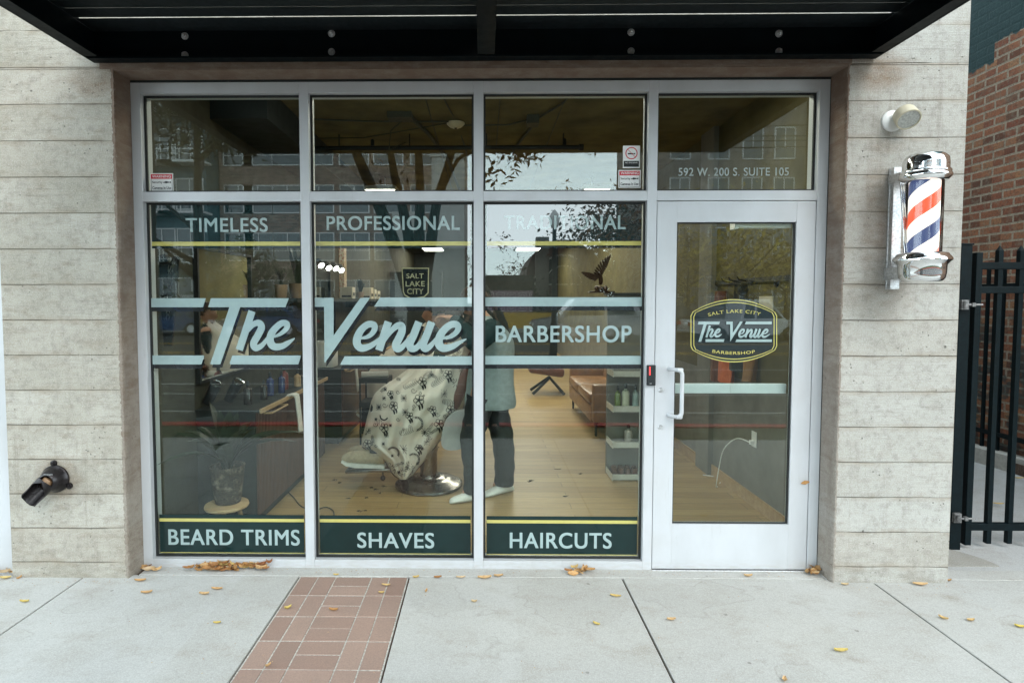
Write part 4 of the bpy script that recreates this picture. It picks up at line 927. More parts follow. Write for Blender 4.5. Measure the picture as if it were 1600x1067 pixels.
# ceiling fittings
em = emis('lit_panel', (1, .92, .79), 7.4)
def panel(x, y, lab, w_=.30, l_=.55, z=2.93):
    t = thing('ceiling_light', lab, 'ceiling light', (x, y, z), 'ceiling light panels of the shop')
    m = MB(); m.box(x - w_ - .02, x + w_ + .02, y - l_ - .02, y + l_ + .02, z + .002, z + .05); m.build('housing', M['whitep'], t)
    m = MB(); m.box(x - w_, x + w_, y - l_, y + l_, z - .008, z + .001); m.build('diffuser', em, t)
    m = MB(); m.tube([(x, y, z + .051), (x, y, RH)], .008, 8); m.build('stem', M['galv'], t)
panel(-1.26, 4.0, 'bright light panel nearest the window on the left', .17, .36); panel(1.36, 4.0, 'bright light panel nearest the window on the right, over the sofa side', .14, .36)
for i, x in enumerate((-.85, .1, 1.15)): panel(x, .52, ('left', 'middle', 'right')[i] + ' added light panel, out of view, close behind the shop window head', .40, .14, 3.06)  # added lamps, hidden above the window head, to brighten the cape
for i, (x, y) in enumerate(((.45, 5.6), (1.2, 6.2), (-1.2, 7.2), (.4, 8.6))): panel(x, y, ('added unseen light panel above the middle of the shop floor', 'added unseen light panel above the leather sofa', 'added unseen light panel above the second mirror station', 'added unseen light panel deep in the shop, before the two far ones')[i])  # extra lamps added to light the room, hidden behind the dark upper bands
panel(-1.42, 11.2, 'far light panel at the back of the shop, left of the hanging shield sign', .32, .9); panel(1.15, 11.2, 'far light panel at the back of the shop, right side', .28, .9)
sdx = at(712, 195, 1.74); sm = thing('smoke_detector', 'cream domed smoke detector hanging under the conduit on the shop ceiling', 'smoke detector', tuple(sdx))
m = MB(); m.lathe([(.001, sdx.z - .030), (.03, sdx.z - .030), (.055, sdx.z - .018), (.078, sdx.z + .004), (.078, sdx.z + .014), (.001, sdx.z + .014)], (sdx.x, sdx.y, 0), 28); m.build('dome', M['ivory'], sm, smooth=True)
m = MB(); m.lathe([(.05, sdx.z + .0145), (.05, sdx.z + .05), (.001, sdx.z + .05)], (sdx.x, sdx.y, 0), 20); m.build('base', M['blackmatt'], sm, smooth=True)
m = MB(); m.lathe([(.001, sdx.z - .036), (.010, sdx.z - .036), (.014, sdx.z - .0305)], (sdx.x, sdx.y, 0), 12); m.build('sensor', M['blackmatt'], sm)
pp = at(490, 232, 2.1); m = MB(); m.tube([(-2.0, 2.1, pp.z), (at(905, 232, 2.1).x, 2.1, pp.z)], .021, 12); m.lathe([(.03, -.02), (.03, .02)], (at(908, 232, 2.1).x, 2.1, pp.z), 14, rot=Matrix.Rotation(R_(90), 3, 'Y'))
for a_ in (530, 640, 760, 880): q = at(a_, 232, 2.1); m.tube([(q.x, 2.1, pp.z), (q.x, 2.1, RH)], .006, 6); 
for a_ in (582, 882): q = at(a_, 222, 2.1); m.lathe([(.018, 0), (.018, .05), (.01, .06)], (q.x, 2.1, pp.z + .02), 12)
pi = m.build('sprinkler_pipe', M['blackmatt'], smooth=True); tag(pi, 'long black pipe crossing the ceiling just inside the windows', 'pipe')
cd_ = plain('dark_conduit', (.03, .035, .022), .6)
m = MB()
m.tube([(sdx.x + .0, sdx.y, sdx.z + .05), (sdx.x - .02, sdx.y - .25, RH - .01), (sdx.x - .06, sdx.y - .6, RH - .01)], .007, 6); m.tube([(sdx.x, sdx.y, sdx.z + .05), (sdx.x + .06, 2.6, RH - .012), (sdx.x + .1, 5, RH - .012)], .009, 6)
m.tube([(-1.9, 1.55, RH - .012), (-1.0, 1.62, RH - .03), (sdx.x, 1.70, RH - .012)], .007, 6); m.tube([(sdx.x, 1.8, RH - .012), (.2, 1.7, RH - .04), (.42, 1.62, RH - .012)], .007, 6)
m.tube([(-1.9, 2.2, RH - .012), (-1.1, 2.0, RH - .06), (sdx.x, 1.7, RH - .012)], .005, 6); m.tube([(-.62, 1.5, RH - .01), (-.8, 1.65, RH - .1), (-.86, 1.9, RH - .2), (-.75, 2.2, RH - .05)], .005, 6)
m.box(-.80, -.60, 1.45, 1.58, RH - .05, RH); m.box(.36, .46, 1.55, 1.68, RH - .07, RH); m.tube([(.45, 1.6, RH - .02), (.62, 1.2, RH - .02), (.70, .3, RH - .02)], .009, 6); m.tube([(.45, 1.65, RH - .02), (.30, 2.6, RH - .02), (.25, 4, RH - .02)], .012, 6)
m.tube([(-.63, 1.5, RH - .02), (-.52, 2.0, RH - .02), (-.40, 3, RH - .02), (-.3, 6, RH - .02)], .018, 6)
for x in (-.45, .12, .62): m.tube([(x, .2, RH - .012), (x, 6, RH - .012)], .004, 5)
tag(m.build('ceiling_conduit', cd_, smooth=True), 'tangle of dark conduits and junction boxes under the raw concrete ceiling', 'conduit')

# ================================================================== BARBER CHAIR
def chair(cx, cy, lab):
    t = thing('barber_chair', lab, 'barber chair', (cx, cy, 0), 'barber chairs')
    m = MB(); m.lathe([(.001, .0), (.285, .0), (.292, .012), (.288, .028), (.262, .042), (.215, .052), (.205, .060), (.165, .068), (.150, .074), (.140, .082), (.105, .088), (.098, .10), (.001, .10)], (cx, cy, 0), 48); m.build('base', M['brushed'], t, smooth=True)
    m = MB(); m.lathe([(.074, .101), (.074, .30), (.080, .31), (.080, .36), (.060, .37), (.060, .56), (.12, .565), (.12, .60), (.001, .60)], (cx, cy, 0), 32); m.build('column', M['brushed'], t, smooth=True)
    m = MB(); m.box(cx - .30, cx + .24, cy - .205, cy + .205, .60, .73, bev=.035); m.build('seat', M['brownleather'], t, smooth=True)
    q = Matrix.Rotation(R_(24), 3, 'Y'); m = MB(); m.obox(Vector((cx + .34, cy, 1.0)), (.055, .24, .32), q, .04); m.build('backrest', M['brownleather'], t, smooth=True)
    m = MB(); m.obox(Vector((cx + .50, cy, 1.36)), (.035, .13, .07), q, .02); m.box(cx + .44, cx + .47, cy - .01, cy + .01, 1.22, 1.34); m.build('headrest', M['brownleather'], t, smooth=True)
    for s_ in (-1, 1):
        m = MB(); yy = cy + s_ * .245; poly = []
        for k in range(28):
            a_ = 2 * math.pi * k / 28; poly.append((cx + .265 + .125 * math.copysign(abs(math.cos(a_)) ** .75, math.cos(a_)) + .05 * math.sin(a_), .545 + .165 * math.copysign(abs(math.sin(a_)) ** .75, math.sin(a_))))
        m.prism(poly, yy - .03, yy + .03, lambda u, v, w_: (u, w_, v)); sp = m.build('side_panel', M['greyleather'], t, smooth=True)
        m = MB(); yy = cy + s_ * .19; m.tube([(cx - .12, yy, .80), (cx + .1, yy, .82), (cx + .3, yy, .82)], .032, 12, flat=.7); m.tube([(cx + .05, yy, .70), (cx + .05, yy, .80)], .014, 8); m.build('armrest', M['brownleather'], t, smooth=True)
    m = MB(); m.tube([(cx - .28, cy, .62), (cx - .40, cy, .45), (cx - .42, cy, .17)], .022, 10); m.obox(Vector((cx - .50, cy, .165)), (.19, .15, .012), Matrix.Rotation(R_(-3), 3, 'Y'), .005)
    m.build('footrest', M['brushed'], t, smooth=True)
    m = MB(); m.tube([(cx - .375, cy - .13, .16), (cx - .375, cy - .13, .12)], .006, 8); m.ball((cx - .375, cy - .13, .105), .022, 12); m.build('foot_lever', M['blackmatt'], t, smooth=True)
    return t
CH1 = (-.478, 1.56)
chair(CH1[0], CH1[1], 'nearer chrome barber chair holding the caped customer in the middle window')

# ---- head helper: one surface with nose, brow, chin, ears
def headjoints(c, face, up, r=.098):
    """list of skin joints for a head at c looking along face"""
    f = Vector(face).normalized(); u = Vector(up).normalized(); s_ = f.cross(u).normalized(); c = Vector(c)
    return f, u, s_
def head(m_name, neck, c, face, up, parent, hairy=True, hair=None, beard=False):
    f, u, s_ = headjoints(c, face, up); c = Vector(c)
    bm = bmesh.new(); bmesh.ops.create_uvsphere(bm, u_segments=28, v_segments=20, radius=1)
    for v in bm.verts:
        x, y, z = v.co                     # x front, y side, z up
        jaw = max(0, -z); fx = x * (.100 - .012 * jaw) + (.006 if x > 0 else -.004) * (1 - abs(z)); sy = y * (.076 - .024 * jaw ** 1.5); sz = z * .122
        if x > .2:
            nose = math.exp(-((y / .16) ** 2)) * math.exp(-(((z + .16) / .20) ** 2)); fx += .024 * nose + .010 * math.exp(-((y / .10) ** 2)) * math.exp(-(((z + .26) / .07) ** 2))
            for e in (-1, 1): fx -= .010 * math.exp(-(((y - e * .36) / .17) ** 2)) * math.exp(-(((z - .06) / .10) ** 2))
            fx += .006 * math.exp(-(((z - .20) / .08) ** 2)) + .007 * math.exp(-((y / .26) ** 2)) * math.exp(-(((z + .46) / .06) ** 2)) + .010 * math.exp(-((y / .3) ** 2)) * math.exp(-(((z + .78) / .12) ** 2))
        v.co = c + f * fx + s_ * sy + u * sz
    me = bpy.data.meshes.new(m_name); 
    for e in (-1, 1):                        # ears grown as small lobes
        r = bmesh.ops.create_uvsphere(bm, u_segments=8, v_segments=8, radius=1)
        for v in r['verts']: v.co = c + f * (-.006 + v.co.x * .018) + s_ * (e * .076 + v.co.y * .010) + u * (-.005 + v.co.z * .032)
    bm.to_mesh(me); bm.free()
    for p_ in me.polygons: p_.use_smooth = True
    return me, (c, f, u, s_)
def hairmesh(fr, mat, parent, name='hair', long=.0):
    c, f, u, s_ = fr; bm = bmesh.new(); bmesh.ops.create_uvsphere(bm, u_segments=32, v_segments=22, radius=1); rg = random.Random(4)
    dele = []
    for v in bm.verts:
        x, y, z = v.co; line = .42 if x > .45 else (.30 - .9 * (.45 - x) if x > 0 else -.15 - .25 * min(1, -x))
        if z < line - .02: dele.append(v); continue
        k = 1.10 + .05 * z + rg.uniform(-.015, .03); v.co = c + f * (x * .103 * k) + s_ * (y * .077 * k) + u * (z * .124 * k)
    bmesh.ops.delete(bm, geom=dele, context='VERTS'); me = bpy.data.meshes.new(name); bm.to_mesh(me); bm.free()
    for p_ in me.polygons: p_.use_smooth = True
    me.materials.append(mat); o = bpy.data.objects.new(name, me); C.objects.link(o); o.parent = parent; o.matrix_parent_inverse = Matrix.Translation(-parent_loc(parent))
    so = o.modifiers.new('s', 'SOLIDIFY'); so.thickness = .008
    return o
def eyes(fr, parent):
    c, f, u, s_ = fr
    for e in (-1, 1): m = MB(); m.ball(c + f * .082 + s_ * e * .029 + u * .008, .011, 10); m.build('eye', M['ink'], parent, smooth=True)
def hand(p, d, upv, parent_m, side=1, curl=.6, s=1.0):
    """joints for palm + five fingers, returned for skin(); p wrist, d pointing direction"""
    d = Vector(d).normalized(); n = Vector(upv).normalized(); n = (n - d * n.dot(d)).normalized(); a_ = d.cross(n); J = []
    J.append((p, .022 * s, None)); J.append((p + d * .045 * s, (.030 * s, .014 * s), 0)); J.append((p + d * .085 * s, (.034 * s, .012 * s), 1))
    for k, (o_, l_) in enumerate(((-.028, .070), (-.010, .080), (.009, .074), (.027, .058))):
        b = p + d * .088 * s + a_ * o_ * s; i0 = len(J); J.append((b, .0095 * s, 2)); cu = curl
        q1 = b + (d * math.cos(cu) - n * math.sin(cu)) * l_ * .42 * s; q2 = q1 + (d * math.cos(cu * 2) - n * math.sin(cu * 2)) * l_ * .33 * s; q3 = q2 + (d * math.cos(cu * 2.6) - n * math.sin(cu * 2.6)) * l_ * .25 * s
        J.append((q1, .0088 * s, i0)); J.append((q2, .0082 * s, i0 + 1)); J.append((q3, .007 * s, i0 + 2))
    b = p + d * .03 * s - a_ * .028 * s * side; i0 = len(J); J.append((b, .011 * s, 1)); q = b + (d * .7 - a_ * .7 * side - n * .3).normalized() * .035 * s; J.append((q, .010 * s, i0)); J.append((q + (d * .9 - a_ * .2 * side - n * .5).normalized() * .03 * s, .008 * s, i0 + 1))
    return J
def merge(base, add, at_idx):
    n = len(base); out = list(base)
    for i, (p, r, pr) in enumerate(add): out.append((tuple(p), r, at_idx if pr is None else pr + n))
    return out
def addhead(body, me):
    bm = bmesh.new(); bm.from_mesh(body.data); bm.from_mesh(me); nm = bpy.data.meshes.new('body'); bm.to_mesh(nm); bm.free()
    for m_ in body.data.materials: nm.materials.append(m_)
    for p_ in nm.polygons: p_.use_smooth = True
    body.data = nm

# ---- customer 1 (seated, facing left)
def customer(cx, cy, lab, cape_px=True):
    t = thing('person', lab, 'person', (cx, cy, 0))
    hd = Vector((cx + .175, cy, 1.435)); hip = (cx - .02, cy, .83)
    J = [(hip, .11, None), ((cx + .06, cy, 1.0), .10, 0), ((cx + .14, cy, 1.18), .10, 1), ((cx + .17, cy, 1.28), .06, 2), ((cx + .18, cy, 1.34), .055, 3), ((cx + .175, cy, 1.40), .055, 4)]
    for s_ in (-1, 1):
        n = len(J); J += [((cx - .10, cy + s_ * .08, .81), .07, 0), ((cx - .38, cy + s_ * .09, .74), .052, n), ((cx - .44, cy + s_ * .09, .55), .045, n + 1), ((cx - .44, cy + s_ * .10, .33), .038, n + 2), ((cx - .54, cy + s_ * .10, .27), .032, n + 3)]
        n = len(J); J += [((cx + .14, cy + s_ * .19, 1.24), .06, 2), ((cx + .08, cy + s_ * .19, .99), .046, n), ((cx - .08, cy + s_ * .10, .88), .034, n + 1)]
        k = n + 2; J = merge(J, hand(Vector((cx - .11, cy + s_ * .09, .875)), (-1, -.2 * s_, -.25), (0, 0, 1), None, s_, .5), k)
    body = skin('body', J, M['skin'], t)
    me, fr = head('h', None, hd, (-1, -.12, -.05), (.05, 0, 1), t); addhead(body, me); hairmesh(fr, M['hair'], t); eyes(fr, t)
    for s_ in (-1, 1):
        pass
    garment('trousers', None, M['denim'], t, [([(cx + .02, cy + s_ * .08, .82), (cx - .20, cy + s_ * .09, .79), (cx - .38, cy + s_ * .09, .74), (cx - .44, cy + s_ * .09, .58), (cx - .44, cy + s_ * .10, .38), (cx - .44, cy + s_ * .10, .32)], [.10, .085, .07, .06, .055, .055]) for s_ in (-1, 1)], seed=3)
    garment('shirt', [((cx + .0, cy, .80), .15, .17), ((cx + .06, cy, 1.0), .14, .17), ((cx + .14, cy, 1.18), .12, .19), ((cx + .17, cy, 1.29), .07, .11), ((cx + .175, cy, 1.33), .06, .065)], M['teal'], t, [([(cx + .14, cy + s_ * .17, 1.22), (cx + .09, cy + s_ * .19, 1.05), (cx + .03, cy + s_ * .16, .94)], [.065, .055, .05]) for s_ in (-1, 1)], seed=4)
    for s_ in (-1, 1):
        y0 = cy + s_ * .10; dd = Vector((-1, 0, .03)).normalized(); up_ = Vector((.03, 0, 1)).normalized(); bpt = Vector((cx - .42, y0, .215)); m = MB()
        prof = [(-.05, .0, .11), (.0, .0, .13), (.06, 0, .125), (.13, 0, .115), (.20, .0, .105), (.25, .004, .092), (.29, .010, .068), (.31, .022, .03)]; prev = None
        for q, zb_, ht in prof:
            hw = .044 if q < .05 else (.050 if q < .2 else .040 - (q - .2) * .25); ring = []
            for k in range(14):
                a_ = 2 * math.pi * k / 14; ring.append(m.bm.verts.new(bpt + dd * q + Vector((0, 1, 0)) * hw * math.cos(a_) + up_ * (ht / 2 + zb_ + ht / 2 * math.sin(a_))))
            if prev:
                for k in range(14): m.face((prev[k], prev[(k + 1) % 14], ring[(k + 1) % 14], ring[k]))
            else: m.face(ring[::-1])
            prev = ring
        m.face(prev); sh_ = m.build('shoe', M['shoe'] if 0 else plain('tan_suede', (.42, .34, .22), .85, var=.15, scale=40), t, smooth=True)
        m = MB(); poly = [(-.06, -.026), (.18, -.026), (.26, -.016), (.305, .014), (.300, .028), (.26, .008), (.19, .004), (-.06, .004)]
        m.prism(poly, -.048, .048, lambda u_, v_, w_: tuple(bpt + dd * u_ + up_ * v_ + Vector((0, w_, 0)))); m.build('sole', M['shoe'], sh_)
    return t
P1 = customer(CH1[0], CH1[1], 'seated person in a cream tattoo-print cape having a haircut, tan sneakers on the footrest')
# cape: rows of (py, px left, px right) traced on the plane of the customer's body
CY = 1.50
ROWS = [(520, 686, 716), (532, 676, 731), (545, 668, 737), (560, 652, 737), (577, 636, 736), (592, 616, 735), (604, 597, 733), (614, 586, 731), (626, 580, 727), (640, 577, 722), (650, 574, 708), (668, 570, 700), (684, 566, 690), (697, 565, 681), (708, 583, 672), (720, 602, 663), (732, 608, 652), (742, 616, 644), (749, 624, 636)]
def rowat(py):
    for (a0, l0, r0), (a1, l1, r1) in zip(ROWS, ROWS[1:]):
        if py <= a1: t = (py - a0) / (a1 - a0); return l0 + (l1 - l0) * t, r0 + (r1 - r0) * t
    return ROWS[-1][1:]
def capept(px, py, dy=0.0, back=False):
    l, r = rowat(py); u_ = min(1, max(0, (px - l) / max(r - l, 1e-3))); tt = (py - 520) / 230
    dep = (.10 + .20 * min(1, tt * 2.2)) * (1 - .45 * max(0, tt - .6) / .4)
    prof = math.sin(math.pi * u_) ** .55 if u_ not in (0, 1) else 0
    fold = .020 * math.sin(u_ * 19 + tt * 5) * min(1, tt * 2) + .012 * math.sin(u_ * 41 - tt * 9 + 1) + .010 * math.sin(tt * 30 + u_ * 12) + .022 * math.exp(-((u_ - .42 - .1 * tt) / .06) ** 2) * min(1, tt * 2)
    y = CY - (dep * prof + fold * min(1, prof * 1.4)) if not back else CY + .30 * prof * (1 - .5 * tt) + .02 * math.sin(u_ * 23)
    p = at(px, py, CY); k = (y + dy - CAM.y) / (CY - CAM.y); 
    # keep the traced height and side extent at the real distance
    return Vector((p.x, y + dy, p.z)) if back else CAM + (p - CAM) * k
m = MB(); NR, NC = 60, 44
for back in (False, True):
    prev = None
    for i in range(NR + 1):
        py = 520 + 229 * i / NR; l, r = rowat(py); row = [m.bm.verts.new(capept(l + (r - l) * j / NC, py, 0, back)) for j in range(NC + 1)]
        if prev:
            for j in range(NC): m.face((prev[j], prev[j + 1], row[j + 1], row[j]) if not back else (prev[j + 1], prev[j], row[j], row[j + 1]))
        prev = row
cape = m.build('cape', M['cream'], P1, smooth=True, recalc=False, sharp=180)
# printed line drawings on the cloth
m = MB()
def ink(pts, w_=.9):
    q = pts; 
    for (x0_, y0_), (x1_, y1_) in zip(q, q[1:]):
        L = math.hypot(x1_ - x0_, y1_ - y0_) or 1; nx, ny = -(y1_ - y0_) / L * w_ / 2, (x1_ - x0_) / L * w_ / 2
        cs = [(x0_ + nx, y0_ + ny), (x1_ + nx, y1_ + ny), (x1_ - nx, y1_ - ny), (x0_ - nx, y0_ - ny)]
        if any(not (522 < c[1] < 747 and rowat(c[1])[0] + 1 < c[0] < rowat(c[1])[1] - 1) for c in cs): continue
        m.poly([capept(c[0], c[1], -.004) for c in cs])
def circ(x, y, r, n=14, a0=0, a1=2 * math.pi, e=1): return [(x + r * math.cos(a0 + (a1 - a0) * k / n), y + e * r * math.sin(a0 + (a1 - a0) * k / n)) for k in range(n + 1)]
def star(x, y, r):
    for k in range(5): a_ = math.pi * k / 5 + .3; rr_ = 1.35 * r * (1 if k % 2 else .75); ink([(x - rr_ * math.cos(a_), y - rr_ * math.sin(a_)), (x + rr_ * math.cos(a_), y + rr_ * math.sin(a_))], .75)
def flower(x, y, r):
    for k in range(5): a_ = 2 * math.pi * k / 5 + .5; ink(circ(x + r * .58 * math.cos(a_), y + r * .58 * math.sin(a_), r * .42, 10), .9)
    ink(circ(x, y, r * .22, 8), 1.2); ink(circ(x, y, r * .08, 5), 1.6)
    for sx_, sy_ in ((.6, 1.25), (.1, 1.5)):
        for q in range(4): ink([(x + r * sx_ - 1.6 + q * .4, y + r * (sy_ - .55)), (x + r * sx_ + q * .5 - .4, y + r * (sy_ - .1)), (x + r * sx_ + .6, y + r * (sy_ + .4))], 1.5)
def comb(x, y, L, an, n=8, h=6):
    dx, dy = math.cos(an), math.sin(an)
    for k in range(n): t = -L / 2 + L * k / (n - 1); bx_, by_ = x + dx * t, y + dy * t; c_ = h * (1 - .3 * abs(2 * k / (n - 1) - 1)); ink([(bx_, by_), (bx_ - dy * c_ + dx * 2, by_ + dx * c_ + dy * 2)], .8); ink([(bx_, by_), (bx_ + dy * c_ * .8 + dx * 2, by_ - dx * c_ * .8 + dy * 2)], .7)
def worm(x, y, r, a0, a1, n=13):
    for k in range(n): a_ = a0 + (a1 - a0) * k / n; ink([(x + r * .82 * math.cos(a_), y + r * .82 * math.sin(a_)), (x + r * 1.12 * math.cos(a_), y + r * 1.12 * math.sin(a_))], 1.5)
    ink(circ(x, y, r * 1.12, 16, a0, a1), .6)
for s_ in ((592, 636, 4.5), (592.5, 659, 4.5), (575.5, 673, 4), (633, 644, 5), (664, 675, 6), (667, 690, 5), (630, 702, 6.5), (694, 615, 5.5), (713, 598, 6.5), (631, 622, 5), (722, 575, 5), (690, 575, 4), (600, 622, 3), (604, 680, 3.5)): star(*s_)
for s_ in ((654.5, 625, 8.5), (686, 662, 7.5), (615, 634, 7), (574, 693, 6.5), (704, 640, 7), (660, 596, 7), (600, 668, 7), (640, 650, 6), (676, 640, 6), (700, 585, 7), (610, 615, 5), (654, 700, 6), (720, 610, 5)): flower(*s_)
for s_ in ((650, 662, 10, -1.7, 1.6), (646, 718, 9, -2.2, 1.2), (614, 708, 9, -2.4, .6), (600, 650, 6, .5, 3.5)): worm(*s_)
for s_ in ((683, 596, 22, -.6), (634, 674, 20, -.3), (631, 733, 24, -.85), (700, 628, 18, .2), (640, 600, 22, -.5), (668, 586, 14, -.5)): comb(*s_)
rp = random.Random(6)
def curl(x, y, r): ink([(x + r * (1 - k / 12) * math.cos(k * .7), y + r * (1 - k / 12) * math.sin(k * .7)) for k in range(12)], .7)
for _ in range(62):
    y_ = rp.uniform(530, 742); l_, r_ = rowat(y_); x_ = rp.uniform(l_ + 3, r_ - 3); k_ = rp.random()
    if k_ < .35: curl(x_, y_, rp.uniform(2.5, 5))
    elif k_ < .6: a_ = rp.uniform(0, 3.1); comb(x_, y_, rp.uniform(8, 13), a_, 6, 3)
    elif k_ < .8: ink(circ(x_, y_, rp.uniform(1, 2.2), 8), .7)
    else: star(x_, y_, rp.uniform(1.5, 2.8))
m.build('cape_print', M['ink'], cape, recalc=False)
# dark piping on the cape hem
m = MB(); hem = [(566, 698), (583, 709), (602, 722), (608, 733), (616, 743), (628, 750), (640, 746), (652, 733), (664, 719), (680, 698), (690, 685), (700, 669), (706, 652), (722, 642)]
m.tube([capept(x, y, -.003) for x, y in hem], .0035, 6); m.build('piping', M['ink'], cape)

# ---- second customer, seen in the mirror
chair(-.80, 3.55, 'second barber chair farther back, mostly hidden behind the first')
P2 = customer(-.80, 3.55, 'person in a cream cape whose face shows in the left wall mirror')
m = MB(); prev = None
for i in range(26):
    t = i / 25; z = 1.33 - .95 * t; cx_ = -.80 + .17 - .42 * min(1, t * 1.6); rx_ = .06 + .30 * min(1, t * 2.2); ry_ = .08 + .24 * min(1, t * 2.0); ring = []
    for k in range(36): a_ = 2 * math.pi * k / 36; f_ = 1 + .07 * math.sin(a_ * 9 + t * 3) * t; ring.append(m.bm.verts.new((cx_ + rx_ * f_ * math.cos(a_), 3.55 + ry_ * f_ * math.sin(a_), z + .02 * math.sin(a_ * 5))))
    if prev:
        for k in range(36): m.face((prev[k], prev[(k + 1) % 36], ring[(k + 1) % 36], ring[k]))
    prev = ring
m.build('cape', M['cream'], P2, smooth=True, sharp=180)

# ---- barber
bt = thing('person', 'standing barber in a grey smock, black trousers and white shoes behind the barber chair', 'person', (.06, 1.30, 0))
fl_, fr_ = Vector((-.115, 1.19, 0)), Vector((.135, 1.38, 0)); bxo, byo = .045, 1.30
J = [((bxo, byo, .93), .11, None), ((bxo + .01, byo, 1.10), .10, 0), ((bxo + .015, byo, 1.28), .105, 1), ((bxo - .01, byo, 1.41), .07, 2), ((bxo - .055, byo, 1.46), .055, 3), ((bxo - .09, byo, 1.51), .055, 4)]
for s_, ft in ((-1, fl_), (1, fr_)):
    n = len(J); J += [((bxo - .02 + .05 * s_, byo + s_ * .075, .88), .095, 0), ((ft.x + .015, ft.y * .5 + byo * .5 + s_ * .03, .49), .062, n), ((ft.x + .03, ft.y, .10), .042, n + 1), ((ft.x - .06, ft.y, .045), .034, n + 2)]
    n = len(J); sh = Vector((bxo - .01, byo + s_ * .18, 1.38)); el = Vector((bxo + (-.12 if s_ < 0 else -.10), byo + s_ * .27, 1.27)); wr = Vector((bxo - .29, byo + s_ * .10 + .10, 1.45))
    J += [(tuple(sh), .062, 2), (tuple(el), .048, n), (tuple(wr), .032, n + 1)]
    J = merge(J, hand(wr + Vector((-.02, 0, .008)), (-.8, .3 * -s_, .1), (.2, 0, 1), None, s_, .55), n + 2)
body = skin('body', J, M['skin'], bt)
me, fr = head('h', None, (bxo - .115, byo + .02, 1.575), (-.86, .2, -.42), (-.42, 0, .86), bt); addhead(body, me); hairmesh(fr, M['hair'], bt); eyes(fr, bt)
garment('smock', [((bxo + .005, byo, .735), .20, .165), ((bxo + .005, byo, .80), .205, .17), ((bxo + .01, byo, .95), .19, .15), ((bxo + .02, byo, 1.12), .175, .15), ((bxo + .02, byo, 1.28), .165, .19), ((bxo + .0, byo, 1.38), .12, .20), ((bxo - .03, byo, 1.44), .07, .10), ((bxo - .05, byo, 1.475), .058, .062)], M['smock'], bt, seed=8)
garment('sleeves', None, M['teal'], bt,
    [([(bxo + .02, byo + s_ * .12, 1.37), (bxo - .03, byo + s_ * .22, 1.34), (bxo - .11, byo + s_ * .275, 1.27), (bxo - .19, byo + s_ * .20 + .03, 1.36), (bxo - .285, byo + s_ * .10 + .10, 1.445)], [.088, .085, .070, .058, .042]) for s_ in (-1, 1)], seed=8)
garment('trousers', [((bxo - .0, byo, .74), .12, .13), ((bxo, byo, .85), .14, .13), ((bxo, byo, .96), .13, .12)], M['denim'], bt,
    [([(bxo - .02 + .05 * s_, byo + s_ * .07, .84), (ft.x * .65 + bxo * .35, ft.y * .3 + byo * .7 + s_ * .03, .66), (ft.x + .015, ft.y * .5 + byo * .5 + s_ * .03, .48), (ft.x + .035, ft.y, .25), (ft.x + .03, ft.y, .07)], [.112, .105, .092, .084, .080]) for s_, ft in ((-1, fl_), (1, fr_))], seed=9)
for ft, an in ((fl_, R_(200)), (fr_, R_(215))):
    m = MB(); d = Vector((math.cos(an), math.sin(an), 0)); sd_ = Vector((-d.y, d.x, 0)); prev = None
    for q, ht, hw in ((-.085, .05, .030), (-.07, .085, .040), (-.02, .10, .043), (.04, .085, .045), (.10, .062, .050), (.15, .05, .048), (.185, .038, .034), (.197, .02, .018)):
        ring = []
        for k in range(14): a_ = 2 * math.pi * k / 14; ring.append(m.bm.verts.new(ft + Vector((.03, 0, 0)) + d * q + sd_ * hw * math.cos(a_) + Vector((0, 0, max(.002, ht / 2 + ht / 2 * math.sin(a_) * (1.0)))))) 
        if prev:
            for k in range(14): m.face((prev[k], prev[(k + 1) % 14], ring[(k + 1) % 14], ring[k]))
        else: m.face(ring[::-1])
        prev = ring
    m.face(prev); m.build('shoe', M['shoe'], bt, smooth=True)

# ================================================================== LEFT WALL STATIONS
def station(y0, y1, lab, towel=True):
    t = thing('barber_counter', lab, 'counter', (-1.7, (y0 + y1) / 2, 0), 'walnut slatted barber counters along the left wall')
    XF, ZT = -1.55, .85
    m = MB(); m.box(-1.995, XF - .035, y0 + .012, y1 - .012, .08, ZT - .026); m.build('cabinet', M['walldark'], t)
    m = MB(); yk = y0 + .02
    while yk < y1 - .02: m.box(XF - .034, XF - .018, yk, yk + .015, .10, ZT - .03); yk += .027
    m.build('slatted_front', M['flute'], t)
    m = MB(); m.box(-1.995, XF - .002, y0, y1, ZT - .025, ZT - .006); m.build('top', M['walldark'], t); m = MB(); m.box(XF, XF + .016, y0, y1, ZT - .031, ZT, bev=.003); m.build('front_edge', M['oak'], t)
    m = MB(); m.tube([(XF - .015, y0 + .12, ZT - .05), (XF + .04, y0 + .12, ZT - .05), (XF + .04, y0 + .45, ZT - .05), (XF - .015, y0 + .45, ZT - .05)], .007, 8); m.build('towel_rail', M['oak'], t, smooth=True)
    m = MB(); m.box(-1.995, XF - .08, y0 + .03, y1 - .03, 0, .079); m.build('plinth', M['blackmatt'], t)
    return t
station(.58, 2.25, 'long walnut slatted counter nearest the window, black end panel, towel over its edge')
station(2.95, 4.35, 'second walnut slatted counter farther along the left wall')
station(5.2, 6.6, 'third walnut slatted counter deep in the shop')
